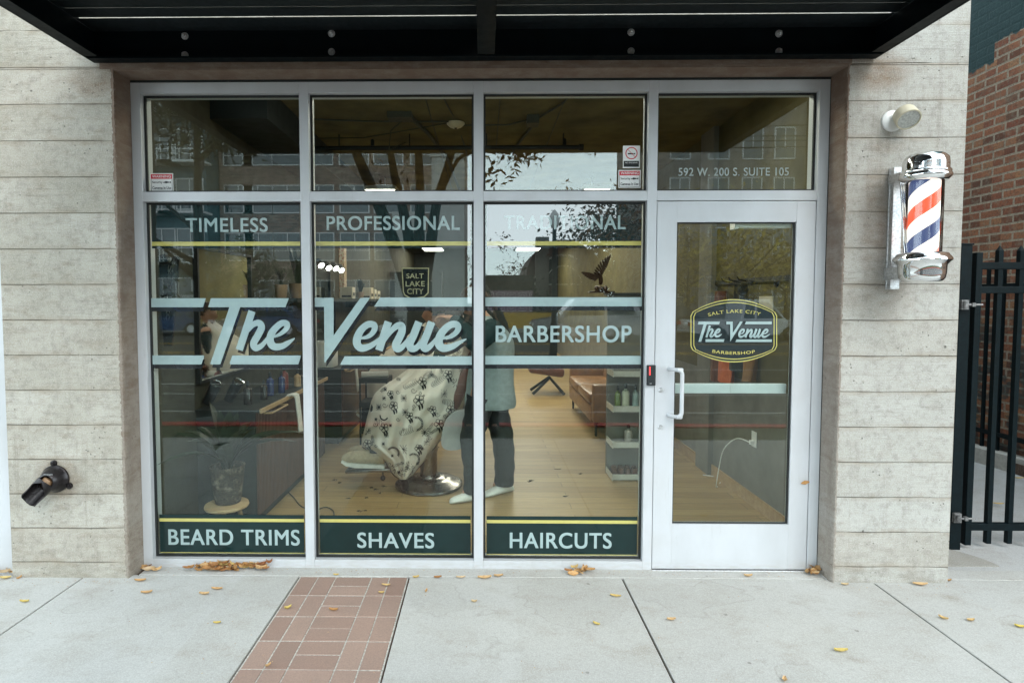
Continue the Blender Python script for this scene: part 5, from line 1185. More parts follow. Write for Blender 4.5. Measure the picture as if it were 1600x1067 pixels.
def towel(x, y, z, L, lab):
    m = MB(); prev = None; W_ = .05
    path = [(-.06, -.03), (-.05, .002), (-.02, .014), (.01, .012), (.028, -.01), (.038, -.10), (.046, -L * .6), (.055, -L)]
    for (u_, v_) in crom(path, 5):
        row = [m.bm.verts.new((x + u_ + .006 * math.sin(k * 1.3), y - W_ + 2 * W_ * k / 8, z + v_ + .003 * math.sin(k * 2.1))) for k in range(9)]
        if prev:
            for k in range(8): m.face((prev[k], prev[k + 1], row[k + 1], row[k]))
        prev = row
    o = m.build('towel', M['towel'], None, smooth=True); so_ = o.modifiers.new('s', 'SOLIDIFY'); so_.thickness = .012; tag(o, lab, 'towel', 'white towels hanging on the counters')
towel(-1.51, 1.18, .845, .29, 'white towel draped over the edge of the nearest counter'); towel(-1.51, 3.25, .845, .30, 'white towel hanging from the second counter')
def mirror(y0, y1, z0, z1, lab):
    t = thing('wall_mirror', lab, 'mirror', (-1.99, (y0 + y1) / 2, z0), 'mirrors on the left wall')
    m = MB(); f = .022
    for b in ((y0, y0 + f, z0, z1), (y1 - f, y1, z0, z1), (y0 + f, y1 - f, z0, z0 + f), (y0 + f, y1 - f, z1 - f, z1)): m.box(-1.999, -1.965, *b)
    m.build('frame', M['blackmatt'], t); m = MB(); m.box(-1.998, -1.982, y0 + f, y1 - f, z0 + f, z1 - f); m.build('mirror_glass', M['mirror'], t)
mirror(.60, 1.52, 1.02, 1.98, 'black framed mirror nearest the window, reflecting the second customer'); mirror(3.1, 4.0, 1.02, 1.98, 'second black framed mirror along the left wall')
# shelf with plants and boxes
sh = thing('wall_shelf', 'long dark shelf high on the left wall with plants and boxes', 'shelf', (-1.85, 3.6, 1.6)); B('board', M['walldark'], sh, (-1.999, -1.66, 1.75, 6.4, 1.585, 1.62)); B('bracket', M['blackmatt'], sh, *[(-1.998, -1.75, y, y + .02, 1.50, 1.584) for y in (1.9, 3.4, 4.9, 6.2)])
def potplant(x, y, z, r, h, n, L, lab, wide=.05, mat='leafplant', pot='pot', droop=.25, grp='potted plants in the shop'):
    t = thing('potted_plant', lab, 'potted plant', (x, y, z), grp)
    m = MB(); m.lathe([(.001, z), (r * .72, z), (r * .80, z + h * .15), (r, z + h * .95), (r * 1.04, z + h), (r * .92, z + h), (r * .88, z + h * .85), (.001, z + h * .85)], (x, y, 0), 24); m.build('pot', M[pot], t, smooth=True)
    m = MB(); rg = random.Random(int(x * 100 + y * 37) & 1023)
    for k in range(n):
        a_ = 2 * math.pi * k / n + rg.uniform(-.3, .3); l_ = L * rg.uniform(.65, 1.05); lean = rg.uniform(.1, droop * 2); m.shade = rg.random(); prev = None
        for i in range(8):
            s_ = i / 7; d = lean * s_ ** 1.6 * l_; zz = z + h * .85 + l_ * (s_ - lean * .55 * s_ ** 2.4); hw = wide * math.sin(math.pi * min(1, .12 + s_ * .88)) ** .7 * .5; cxy = Vector((x + math.cos(a_) * (d + .01), y + math.sin(a_) * (d + .01), zz)); sd_ = Vector((-math.sin(a_), math.cos(a_), .0)) * hw
            row = [m.bm.verts.new(cxy + sd_ + Vector((0, 0, .3 * hw))), m.bm.verts.new(cxy), m.bm.verts.new(cxy - sd_ + Vector((0, 0, .3 * hw)))]
            if prev: m.face((prev[0], prev[1], row[1], row[0])); m.face((prev[1], prev[2], row[2], row[1]))
            prev = row
    m.build('foliage', M[mat], t, recalc=False)
q = at(448, 462, 2.2); potplant(-1.80, 2.2, 1.62, .085, .14, 13, .48, 'tall sword-leaved plant in a pale pot on the left wall shelf', .06)
potplant(-1.84, 1.85, 1.62, .06, .12, 9, .22, 'small plant in a terracotta pot at the window end of the shelf', .03)
potplant(-1.66, .32, .296, .105, .24, 22, .50, 'dark broad-leaved plant in a woven basket on the wooden stool at the left window', .10, droop=.62, pot='basket')
potplant(-1.78, 4.9, 1.62, .05, .10, 10, .25, 'little bushy plant beside the boxes on the shelf', .05)
# boxes on the shelf
def box(y, x, w_, h_, lab, c=(.62, .55, .42)):
    t = thing('product_box', lab, 'box', (x, y, 1.62), 'cream product boxes on the left wall shelf'); m = MB(); m.box(x - .10, x + .06, y, y + w_, 1.6205, 1.62 + h_, bev=.002); o = m.build('carton', plain('cream_card', c, .8, var=.05), t)
    m = MB(); m.box(x + .0605, x + .0615, y + .03, y + w_ - .03, 1.66, 1.70); m.box(x - .08, x + .04, y - .0015, y - .0005, 1.64, 1.665); m.build('printed_label', M['bronze'], t)
for y_, w_, h_, l_ in ((4.05, .16, .15, 'cream box alone toward the window on the shelf'), (5.25, .20, .17, 'wide cream box in the middle of the row on the shelf'), (5.55, .16, .15, 'cream box between the wide one and the yellowish one'), (5.80, .22, .13, 'yellowish box at the far end of the row on the shelf')): box(y_, -1.76, w_, h_, l_)
# bottles on the counter
def bottle(x, y, z, h, r, mat, lab, cap='blackmatt', grp='bottles on the nearest counter'):
    t = thing('bottle', lab, 'bottle', (x, y, z), grp); m = MB(); m.lathe([(.001, z), (r, z), (r, z + h * .62), (r * .8, z + h * .70), (r * .35, z + h * .74), (r * .35, z + h * .80), (.001, z + h * .80)], (x, y, 0), 16); m.build('body', mat, t, smooth=True)
    m = MB(); m.lathe([(r * .42, z + h * .801), (r * .42, z + h * .9), (r * .2, z + h), (.001, z + h)], (x, y, 0), 12); m.build('cap', M[cap], t, smooth=True)
bl = plain('blue_liquid', (.015, .03, .11), .2); gn = plain('green_liquid', (.12, .17, .04), .2); dk = plain('dark_glass', (.02, .015, .012), .15); rd = plain('red_label', (.16, .025, .02), .4)
for a_ in ((-1.72, .80, .17, .03, dk, 'dark bottle nearest the window on the counter'), (-1.68, 1.0, .15, .026, dk, 'dark bottle behind the plant on the counter'), (-1.70, 1.18, .19, .03, bl, 'bottle of blue liquid on the counter'), (-1.66, 1.32, .18, .028, bl, 'second bottle of blue liquid, farther back'), (-1.70, 1.50, .20, .034, rd, 'red bottle toward the far end of the counter'), (-1.64, 1.66, .14, .03, M['oak'], 'tan bottle near the bowl on the counter')):
    bottle(a_[0], a_[1], .845, a_[2], a_[3], a_[4], a_[5])
bwl = MB(); bwl.lathe([(.02, .846), (.03, .85), (.065, .885), (.07, .905), (.065, .905), (.058, .885), (.02, .86), (.001, .86)], (-1.64, 1.95, 0), 28); tag(bwl.build('bowl', M['brushed'], smooth=True), 'shallow metal bowl at the far end of the nearest counter', 'bowl')
for i, (dx_, dy_, lab) in enumerate(((-.06, 0, 'black cylinder clipper holder leaning left on the counter by the window'), (.03, .10, 'black cylinder clipper holder with silver ring, behind the other'))):
    c = Vector((-1.86 + dx_ * 1.2, .70 + dy_, .945)); d = Vector((.45 if i == 0 else .5, -.15, .8)).normalized(); q = d.to_track_quat('Z', 'Y').to_matrix(); t = thing('clipper_holder', lab, 'clipper holder', tuple(c), 'black clipper holders on the counter')
    m = MB(); m.lathe([(.001, -.085), (.035, -.085), (.038, .03), (.038, .085), (.030, .086), (.028, .03), (.001, .03)], c, 24, rot=q); m.build('body', M['blackmatt'], t, smooth=True)
    m = MB(); m.lathe([(.0385, .070), (.041, .072), (.041, .088), (.030, .089), (.030, .0865)], c, 24, rot=q); m.build('ring', M['chrome'], t, smooth=True)
tb = MB(); tb.box(-1.92, -1.68, 2.98, 3.22, .846, 1.14, bev=.02); tag(tb.build('towel_warmer', M['whitep'], smooth=True), 'white towel warmer box on the second counter', 'towel warmer')
# spot lamps above mirror two
ls = emis('lamp_face', (1, .95, .85), 14)
for i in range(4):
    q = at((500, 512, 523, 532)[i], (412, 416, 417, 420)[i], 2.9 + i * .17); t = thing('spot_lamp', 'small black spot lamp with bright face, number along the row above the second mirror: ' + ('nearest', 'second', 'third', 'farthest')[i], 'spot lamp', tuple(q), 'row of spot lamps above the second mirror')
    d = Vector((.55, -.55, -.6)).normalized(); R3 = d.to_track_quat('Z', 'Y').to_matrix(); m = MB(); m.lathe([(.001, -.07), (.03, -.06), (.042, -.02), (.042, .04), (.036, .042), (.034, .03), (.001, .03)], q, 18, rot=R3); m.tube([tuple(q), (-1.97, q.y, q.z + .05)], .008, 6); m.build('housing', M['blackmatt'], t, smooth=True)
    m = MB(); m.lathe([(.001, .031), (.033, .031), (.033, .034), (.001, .035)], q, 16, rot=R3); m.build('lit_face', ls, t)
# patterned strip on the wall
a = N('patterned_tile'); g = a.gen(); v = a.n('TexVoronoi', {'Vector': a.map(g, (1, 1, 1)), 'Scale': 34.0}).outputs[0]
p = a.pr(Base_Color=a.mix(a.ramp(v, .25, .55), (.33, .12, .06, 1), (.45, .36, .22, 1)), Roughness=.6)
o = B('decorative_strip', a.surf(p.outputs[0]), None, (-1.999, -1.93, 4.55, 4.70, 1.63, 2.6)); tag(o, 'narrow red and cream patterned strip standing on the shelf', 'wall decoration')
# black pennant with gothic lettering
pn = thing('pennant', 'black hanging pennant with vertical gothic lettering at the left edge of the window', 'pennant', (-1.93, .22, 1.3))
y_ = .20; outl = [(248, 400), (257, 397), (262, 408), (266, 410), (271, 400), (280, 402), (276, 450), (272, 500), (269, 540), (256, 540), (253, 500), (250, 440)]
m = MB(); m.prism([(at(a_, b_, y_).x, at(a_, b_, y_).z) for a_, b_ in outl], y_, y_ + .012, lambda u_, v_, w_: (u_, w_, v_)); m.build('cloth', M['shadowv'], pn)
o1 = textmesh('Salt Lake', 'gothic_lettering', (0, 0), (1, 0), 1, M['cream'], None, 0, bold=.006)
a0, a1 = at(266.5, 415, y_), at(263.5, 500, y_); wd = at(269.5, 415, y_).x - at(262, 415, y_).x
for v in o1.data.vertices: x_, z_ = v.co.x, v.co.z; v.co = Vector((a0.x - wd / 2 + z_ * wd + (a1.x - a0.x) * x_, y_ - .001, a0.z + (a1.z - a0.z) * x_))
setp(o1, pn); o1.matrix_parent_inverse = Matrix.Translation(-Vector(pn.location))
# shield sign just inside the glass
si = thing('shield_sign', 'black shield sign reading SALT LAKE CITY with a thin gold border inside the middle window', 'sign', (-.36, .075, 1.6)); y_ = .072
def S(u_, v_): q = at(u_, v_, y_); return (q.x, q.z)
shp = lambda i: [(627.5 + i, 418.5 + i), (670.5 - i, 418.5 + i), (669.8 - i, 458 - i * .5), (663 - i * .4, 464.5 - i), (650, 466.5 - i), (641, 466.5 - i), (632 + i, 461.5 - i * .5), (629.6 + i, 456)]
m = MB(); m.prism([S(*p_) for p_ in shp(0)], y_, y_ + .008, lambda u_, v_, w_: (u_, w_, v_)); m.build('plate', M['shadowv'], si)
tan = plain('antique_gold', (.42, .33, .20), .5)
flat('border', [[S(*p_) for p_ in q_] for q_ in ringp(shp(0), shp(1.6))], tan, si, y_ - .0015)
L = []
for s_, l_, r_, b_, t_ in (('SALT', 635, 662, 435, 427.5), ('LAKE', 634, 663.5, 447.5, 439.5), ('CITY', 636.5, 661.5, 459.5, 451)):
    (ax_, az_), (bx_, _) = S(l_, b_), S(r_, b_); L.append(textmesh(s_, 'lettering', (ax_, az_), (bx_, az_), S(l_, t_)[1] - az_, tan, si, y_ - .002, bold=.008, space=1.05))
join(L, 'lettering')
# stool
st_ = thing('wooden_stool', 'low round wooden stool just inside the left window', 'stool', (-1.66, .30, 0)); m = MB(); m.lathe([(.001, .268), (.128, .268), (.135, .277), (.132, .292), (.001, .294)], (-1.66, .30, 0), 32); m.build('seat', M['oak'], st_, smooth=True)
for a_ in (40, 160, 280): c_, s_ = math.cos(R_(a_)), math.sin(R_(a_)); m = MB(); m.tube([(-1.66 + .07 * c_, .30 + .07 * s_, .27), (-1.66 + .12 * c_, .30 + .12 * s_, 0)], .014, 10); m.build('leg', M['oak'], st_, smooth=True)
# rolling cart
ct = thing('rolling_cart', 'black wire rolling cart beside the counter, behind the barber chair footrest', 'cart', (-1.15, 2.75, 0))
m = MB(); 
for x in (-1.30, -1.02): 
    for y in (2.62, 2.92): m.tube([(x, y, .05), (x, y, .78)], .010, 8); m.ball((x, y, .028), .027, 10)
m.build('frame', M['blackmatt'], ct, smooth=True)
for z_ in (.20, .48, .735): B('tray', M['blackmatt'], ct, (-1.31, -1.01, 2.61, 2.93, z_, z_ + .05))
B('drawer', M['black'], ct, (-1.29, -1.03, 2.63, 2.91, .26, .47)); 
tw = MB(); tw.tube([(-1.30, 2.70, .81), (-1.02, 2.72, .815)], .035, 12); tag(tw.build('rolled_towel', M['towel'], smooth=True), 'white rolled towel lying on the black rolling cart', 'towel')
# cable on the floor
m = MB(); m.tube(crom([tuple(atz(x, y, .006)) for x, y in ((405, 756), (440, 763), (457, 775), (470, 790), (490, 797), (508, 792), (520, 797), (522, 806))], 6), .004, 6); tag(m.build('power_cable', M['blackmatt'], smooth=True), 'thin black cable curling over the oak floor by the counter', 'cable')
# hair clippings
rg = random.Random(9); cl = [(544, 779), (560, 799), (569, 798), (579, 762), (588, 765), (595, 770), (521, 750), (531, 754), (684, 699), (870, 733), (906, 740), (829, 751), (884, 776), (572, 778), (600, 760), (828, 752)]
m = MB()
for x, y in cl:
    q = atz(x, y, 0)
    for k in range(6): a_ = rg.uniform(0, 6.3); c = Vector((q.x + rg.gauss(0, .010), q.y + rg.gauss(0, .010), .003)); d = Vector((math.cos(a_), math.sin(a_), .15)) * .011; m.tube([tuple(c - d), tuple(c + d)], .0018, 4)
tag(m.build('hair_clippings', M['ink']), 'small dark tufts of cut hair scattered on the oak floor', 'hair clippings', kind='stuff')

# ================================================================== RIGHT SIDE
so2 = thing('leather_sofa', 'tan leather sofa on thin dark legs along the right side of the shop', 'sofa', (1.65, 4.25, 0)); X0, X1, Y0, Y1 = 1.24, 1.98, 3.30, 5.20
m = MB(); m.box(X0 + .02, X1, Y0 + .09, Y1 - .09, .16, .36, bev=.02); m.build('base', M['leather'], so2, smooth=True)
for a_, b_ in ((Y0 + .15, (Y0 + Y1) / 2 - .004), ((Y0 + Y1) / 2 + .004, Y1 - .15)):
    m = MB(); m.box(X0, X1 - .18, a_, b_, .365, .50, bev=.045); m.build('seat_cushion', M['leather'], so2, smooth=True); m = MB(); m.obox(Vector((X1 - .14, (a_ + b_) / 2, .66)), (.075, (b_ - a_) / 2 - .005, .20), Matrix.Rotation(R_(12), 3, 'Y'), .05); m.build('back_cushion', M['leather'], so2, smooth=True)
for a_, b_ in ((Y0, Y0 + .14), (Y1 - .14, Y1)): m = MB(); m.box(X0 + .03, X1, a_, b_, .17, .62, bev=.035); m.build('armrest', M['leather'], so2, smooth=True)
m = MB(); m.box(X1 - .06, X1 + .06, Y0 + .01, Y1 - .01, .17, .80, bev=.03); m.build('backrest', M['leather'], so2, smooth=True)
for x in (X0 + .08, X1 - .06):
    for y in (Y0 + .08, Y1 - .10): m = MB(); m.tube([(x, y, .17), (x, y, 0)], [.020, .013], 10); m.build('leg', M['blackmatt'], so2, smooth=True)
# lounge chair with ottoman feel
lc = thing('footstool', 'dark brown leather footstool with black crossed legs beyond the sofa', 'footstool', (1.12, 6.45, 0))
m = MB(); m.obox(Vector((1.05, 6.45, .42)), (.30, .28, .075), Matrix.Rotation(R_(8), 3, 'Y'), .05); m.build('seat', M['brownleather'], lc, smooth=True)
m = MB()
for s_ in (-1, 1): m.tube([(.82, 6.45 + s_ * .22, .03), (1.12, 6.45 + s_ * .05, .28), (1.34, 6.45 - s_ * .24, .03)], .026, 8)
m.build('leg', M['blackmatt'], lc, smooth=True)
# display shelf
ds2 = thing('display_stand', 'tall pale display stand with three acrylic trays of bottles beside the door', 'display stand', (1.25, 1.85, 0))
B('back_panel', M['wallgrey'], ds2, (1.13, 1.44, 1.92, 1.96, 0, 1.64)); B('top', M['blackmatt'], ds2, (1.10, 1.46, 1.70, 1.97, 1.641, 1.665))
for z_ in (.012, .30, .62, .93):
    B('tray', M['acryl'], ds2, (1.135, 1.435, 1.70, 1.918, z_, z_ + .010), (1.128, 1.134, 1.66, 1.93, z_, z_ + .055), (1.436, 1.442, 1.66, 1.93, z_, z_ + .055), (1.135, 1.435, 1.692, 1.699, z_, z_ + .05))
for i, (x, z_, h_, r_, mt, lb) in enumerate(((1.20, .635, .20, .028, gn, 'green pump bottle at the left of the upper tray'), (1.27, .635, .22, .034, plain('pale_label', (.45, .48, .36), .4), 'green bottle with a pale label on the upper tray'), (1.36, .635, .21, .030, plain('clear_blue', (.20, .28, .26), .2), 'bluish pump bottle at the right of the upper tray'), (1.30, .315, .17, .036, plain('silver_jar', (.35, .33, .30), .25), 'small silver bulb bottle on the middle tray'))):
    bottle(x, 1.80, z_, h_, r_, mt, lb, grp='bottles on the display stand')
jr = plain('brown_jar', (.10, .05, .035), .4, var=.3)
for i in range(8):
    m = MB(); x, y = 1.17 + .06 * (i % 4) + .01 * (i // 4), 1.76 + .08 * (i // 4); m.lathe([(.001, .023), (.026, .023), (.026, .085), (.022, .087), (.022, .10), (.001, .10)], (x, y, 0), 14)
    tag(m.build('jar', jr, smooth=True), ('front' if i < 4 else 'back') + ' row brown jar, ' + ('leftmost', 'second from left', 'third from left', 'rightmost')[i % 4] + ', on the lowest tray of the display stand', 'jar', 'brown jars on the lowest tray')
# eagle statue
ea = thing('eagle_statue', 'dark bronze eagle with raised wings on the display stand top', 'statue', (1.18, 1.80, 1.665)); ex, ey, ez = at(938, 440, 1.8).x, 1.80, 1.665
m = MB(); rg = random.Random(2)
for k in range(14): a_ = k * 2.4; m.ball((ex + .05 * math.cos(a_) * rg.random(), ey + .05 * math.sin(a_) * rg.random(), ez + .02 + .03 * rg.random()), .022, 8)
m.box(ex - .10, ex + .12, ey - .05, ey + .06, ez, ez + .016, bev=.004); m.build('rock_base', M['bronze'], ea, smooth=True)
skin('body', [((ex, ey, ez + .07), .014, None), ((ex + .005, ey, ez + .11), .024, 0), ((ex + .0, ey, ez + .15), .020, 1), ((ex - .015, ey - .008, ez + .175), .012, 2), ((ex - .032, ey - .014, ez + .172), .004, 3)], M['bronze'], ea)
def wing(root, d, L, n, nm):
    m = MB(); root = Vector(root); d = Vector(d).normalized(); dn = Vector((-.3, 0, -1)).normalized() if abs(d.z) < .6 else Vector((-1, 0, -.1)).normalized()
    for k in range(n):
        t = k / (n - 1); b = root + d * L * .55 * t; e = b + (d * (.55 + .25 * t) + dn * (.9 - .8 * t)).normalized() * L * (.45 + .15 * t); s_ = (e - b).cross(Vector((0, 1, 0))).normalized() * .008
        m.prism([(0, 0)], 0, 0, lambda *a_: (0, 0, 0)) if 0 else None
        vs = [b + s_, b - s_, b.lerp(e, .8) - s_ * 1.1, e, b.lerp(e, .8) + s_ * 1.1]; A_ = [m.bm.verts.new(v + Vector((0, -.002 - .001 * k, 0))) for v in vs]; B_ = [m.bm.verts.new(v + Vector((0, .002 - .001 * k, 0))) for v in vs]
        m.face(A_); m.face(B_[::-1]); [m.face((A_[i], A_[(i + 1) % 5], B_[(i + 1) % 5], B_[i])) for i in range(5)]
    m.build(nm, M['bronze'], ea)
wing((ex + .008, ey, ez + .14), (.45, 0, 1), .19, 9, 'wing'); wing((ex - .01, ey - .01, ez + .15), (-1, 0, .25), .15, 8, 'wing')
# coats on the right wall
def Rw(px, py, x=2.04): 
    d = _F + _Rt * ((px - PPX) / FPX) - _U * ((py - PPY) / FPX); return CAM + d * ((x - CAM.x) / d.x)
def coat(px, py_top, py_bot, wpx, mat, name, lab, cat):
    q = Rw(px, py_top); zb_ = Rw(px, py_bot).z; wd = wpx / FPX * (q.y + 3.3); m = MB(); prev = None; n = 24
    for i in range(16):
        t = i / 15; z = q.z + (zb_ - q.z) * t; w_ = wd * (.25 + .75 * min(1, t * 4)) * (.9 + .15 * t); ring = []
        for k in range(n): a_ = 2 * math.pi * k / n; f_ = 1 + .10 * math.sin(a_ * 5 + t * 4); ring.append(m.bm.verts.new((2.035 + .05 * f_ * math.cos(a_) - .02 * t, q.y + w_ * .6 * f_ * math.sin(a_), z)))
        if prev:
            for k in range(n): m.face((prev[k], prev[(k + 1) % n], ring[(k + 1) % n], ring[k]))
        else: m.face(ring[::-1])
        prev = ring
    m.face(prev); tag(m.build(name, mat, smooth=True), lab, cat, 'coats hanging on the right wall')
coat(1128, 455, 596, 26, M['brownleather'], 'coat', 'dark red-brown coat on the right wall behind the door badge', 'coat'); coat(1160, 445, 580, 30, M['blackmatt'], 'coat', 'black coat hanging in the middle of the right wall coats', 'coat')
coat(1140, 520, 597, 30, M['orange'], 'bag', 'orange bag hanging below the coats on the right wall', 'bag'); coat(1176, 540, 596, 12, M['leather'], 'bag', 'ochre bag at the right end of the hanging coats', 'bag')
q = Rw(1143, 440); m = MB(); m.box(2.085, 2.098, q.y - .9, q.y + .6, q.z - .02, q.z + .02); [m.tube([(2.085, q.y + d_, q.z), (2.03, q.y + d_, q.z + .01), (2.015, q.y + d_, q.z + .035)], .007, 8) for d_ in (-.16, .0, .14)]; tag(m.build('coat_rack', M['blackmatt'], smooth=True), 'dark coat rack with pegs on the right wall inside the door', 'coat rack')
q = Rw(1212, 442, 2.09); m = MB(); m.tube([(2.09, q.y, q.z), (1.94, q.y + .03, q.z)], .010, 8); m.lathe([(.03, 0), (.03, .012), (.015, .016)], (2.099, q.y, q.z), 16, rot=Matrix.Rotation(R_(-90), 3, 'Y')); m.ball((1.935, q.y + .03, q.z), .018, 10); tag(m.build('wall_hook', M['blackmatt'], smooth=True), 'black iron wall hook near the right edge of the door glass', 'hook')
p0 = Rw(1186, 463, 2.09); p1 = Rw(1207, 490, 2.09); B_o = B('notice', M['ivory'], None, (2.09, 2.098, p1.y, p0.y, p1.z - .02, p0.z)); tag(B_o, 'cream notice pinned to the right wall beside the black coat', 'notice')
q = Rw(1178, 686, 2.09); ot = thing('wall_outlet', 'white wall outlet on the grey dado inside the door', 'outlet', tuple(q)); B('plate', M['whitep'], ot, (2.088, 2.095, q.y - .038, q.y + .038, q.z - .06, q.z + .06), bev=.002); B('plug', M['whitep'], ot, (2.06, 2.0875, q.y - .015, q.y + .015, q.z - .04, q.z - .01))
m = MB(); e_ = atz(1105, 747, .006); m.tube(crom([(2.06, q.y, q.z - .025), (2.00, q.y + .10, q.z - .02), (1.98, q.y + .28, q.z - .15), (1.985, q.y + .38, .2), (1.98, q.y + .42, .01), (e_.x + .12, e_.y, .006), (e_.x, e_.y + .1, .006)], 6), .0045, 6); tag(m.build('charging_cable', M['whitep'], smooth=True), 'thin white cable falling from the outlet to the floor', 'cable')
# ================================================================== THE STREET BEHIND THE CAMERA (mirrored in the glass)
def refl(px, py, d):                      # place that shows mirrored at px,py, d metres in front of the glass
    p = at(px, py, d + 2 * GX); return Vector((p.x, -d, p.z))
def crown(m, c, R, n, sz, rg, squash=.75):
    c = Vector(c)
    cl = [c + Vector((rg.gauss(0, 1), rg.gauss(0, 1), rg.gauss(0, 1) * squash)) * R * .45 for _ in range(max(5, n // 60))]
    for _ in range(n):
        k = rg.choice(cl); p = k + Vector((rg.gauss(0, 1), rg.gauss(0, 1), rg.gauss(0, 1))) * R * .20; m.shade = rg.random(); a_ = rg.uniform(0, 6.3); b_ = rg.uniform(-1, 1)
        d = Vector((math.cos(a_) * math.cos(b_), math.sin(a_) * math.cos(b_), math.sin(b_))); s_ = d.cross(Vector((rg.random(), rg.random(), 1))).normalized(); L = sz * rg.uniform(.6, 1.3)
        m.face([m.bm.verts.new(q) for q in (p - d * L, p + s_ * L * .42, p + d * L, p - s_ * L * .42)])
def tree(x, y, h, r, R, cz, n, sz, mat, lab, limbs=6, lean=(0, 0), seed=1, stems=None, z0=0):
    t = thing('street_tree', lab, 'tree', (x, y, z0)); rg = random.Random(seed); m = MB()
    if stems:
        m.tube([(x, y, z0), (x + .01, y, z0 + .7), (x + .02, y, z0 + 1.45)], [r * 1.25, r * 1.0, r * .95], 14)
        for (pth, r0) in stems: m.tube(crom(pth, 4), [r0 * (1 - .6 * i / (4 * (len(pth) - 1))) for i in range(4 * (len(pth) - 1) + 1)], 10)
    else:
        m.tube([(x, y, z0), (x + lean[0] * .3, y + lean[1] * .3, z0 + h * .5), (x + lean[0], y + lean[1], z0 + h)], [r, r * .7, r * .25], 10)
        for k in range(limbs):
            a_ = 2 * math.pi * k / limbs + rg.random(); z = z0 + h * rg.uniform(.4, .85); L = R * rg.uniform(.6, 1.0); m.tube([(x, y, z), (x + math.cos(a_) * L * .5, y + math.sin(a_) * L * .5, z + L * .3), (x + math.cos(a_) * L, y + math.sin(a_) * L, z + L * .65)], [r * .4, r * .25, r * .08], 6)
    m.build('trunk', M['bark'], t, smooth=True)
    m = MB()
    for c in (cz if isinstance(cz, list) else [((x + lean[0], y + lean[1], cz), R, n)]): crown(m, c[0], c[1], c[2], sz, rg)
    m.build('crown', M[mat], t, recalc=False); return t
# near street tree beside the camera: dark trunk forking into stems
tx, ty = -.86, -3.78
D = 3.7
def rs(px, py, d=D): return tuple(refl(px, py, d))
b0 = (tx + .02, ty, 1.40)
stems = [([b0, rs(622, 400), rs(596, 330), rs(570, 270), rs(540, 200), rs(500, 100)], .10), ([b0, rs(640, 380), rs(628, 320), rs(612, 250), rs(600, 120)], .085), ([b0, rs(655, 370), rs(656, 300), rs(652, 200), rs(650, 60)], .08), ([b0, rs(672, 390), rs(682, 320), rs(702, 250), rs(740, 110)], .085), ([rs(690, 300), rs(715, 250), rs(745, 235), rs(790, 200)], .03)]
tree(tx, ty, 4, .14, 2, [(refl(840, 215, 3.9), .55, 420), (refl(795, 230, 4.1), .35, 160), (refl(880, 205, 4.0), .4, 160), (refl(640, 60, 4.4), 1.6, 1500), (refl(450, 20, 5), 1.5, 900)], 0, .055, 'leafrust', 'street tree with rust leaves close in front of the shop, mirrored in the windows', seed=5, stems=stems)
m_ = MB()
tree(-3.9, -4.4, 4.2, .11, 1.3, [(refl(290, 190, 4.3), .62, 800), (refl(345, 215, 4.3), .35, 330), (refl(250, 160, 4.3), .8, 700), (refl(260, 80, 4.6), 1.3, 900)], 0, .06, 'leafgreen', 'dark green street tree left of the shop, mirrored in the upper left pane', seed=8)
# street lamp
lx = refl(866, 400, 14); lz = refl(866, 332, 14).z; sl = thing('street_lamp', 'tall dark street lamp mirrored in the third window', 'street lamp', (lx.x, -14, -.13)); m = MB(); m.tube([(lx.x, -14, -.13), (lx.x, -14, 1), (lx.x, -14, lz - .5)], [.14, .08, .06], 12); m.build('pole', M['blackmatt'], sl, smooth=True)
m = MB(); m.lathe([(.05, lz - .5), (.12, lz - .42), (.17, lz - .15), (.10, lz - .02), (.02, lz + .08)], (lx.x, -14, 0), 14); m.build('lantern', M['winfr'], sl, smooth=True)
# overhead wires
for i, (h0, h1, sag, d_) in enumerate(((7.6, 7.2, .5, 16), (7.2, 7.0, .45, 16), (8.4, 7.6, .6, 17), (7.9, 8.3, .5, 17.4))):
    m = MB(); m.tube([(-22 + 44 * k / 24, -d_, h0 + (h1 - h0) * k / 24 - sag * 4 * (k / 24) * (1 - k / 24)) for k in range(25)], .018, 5); tag(m.build('overhead_wire', M['blackmatt']), 'thin overhead wire sagging over the street, ' + ('lower front', 'lowest', 'highest rear', 'upper rear')[i] + ' one', 'wire', 'overhead wires')
for x in (-22, 22): m = MB(); m.tube([(x, -16.6, -.13), (x, -16.6, 9)], [.16, .10], 10); m.box(x - .08, x + .08, -17.6, -15.8, 8.2, 8.35); tag(m.build('utility_pole', M['bark']), 'wooden utility pole at the ' + ('left' if x < 0 else 'right') + ' end of the street wires', 'utility pole')
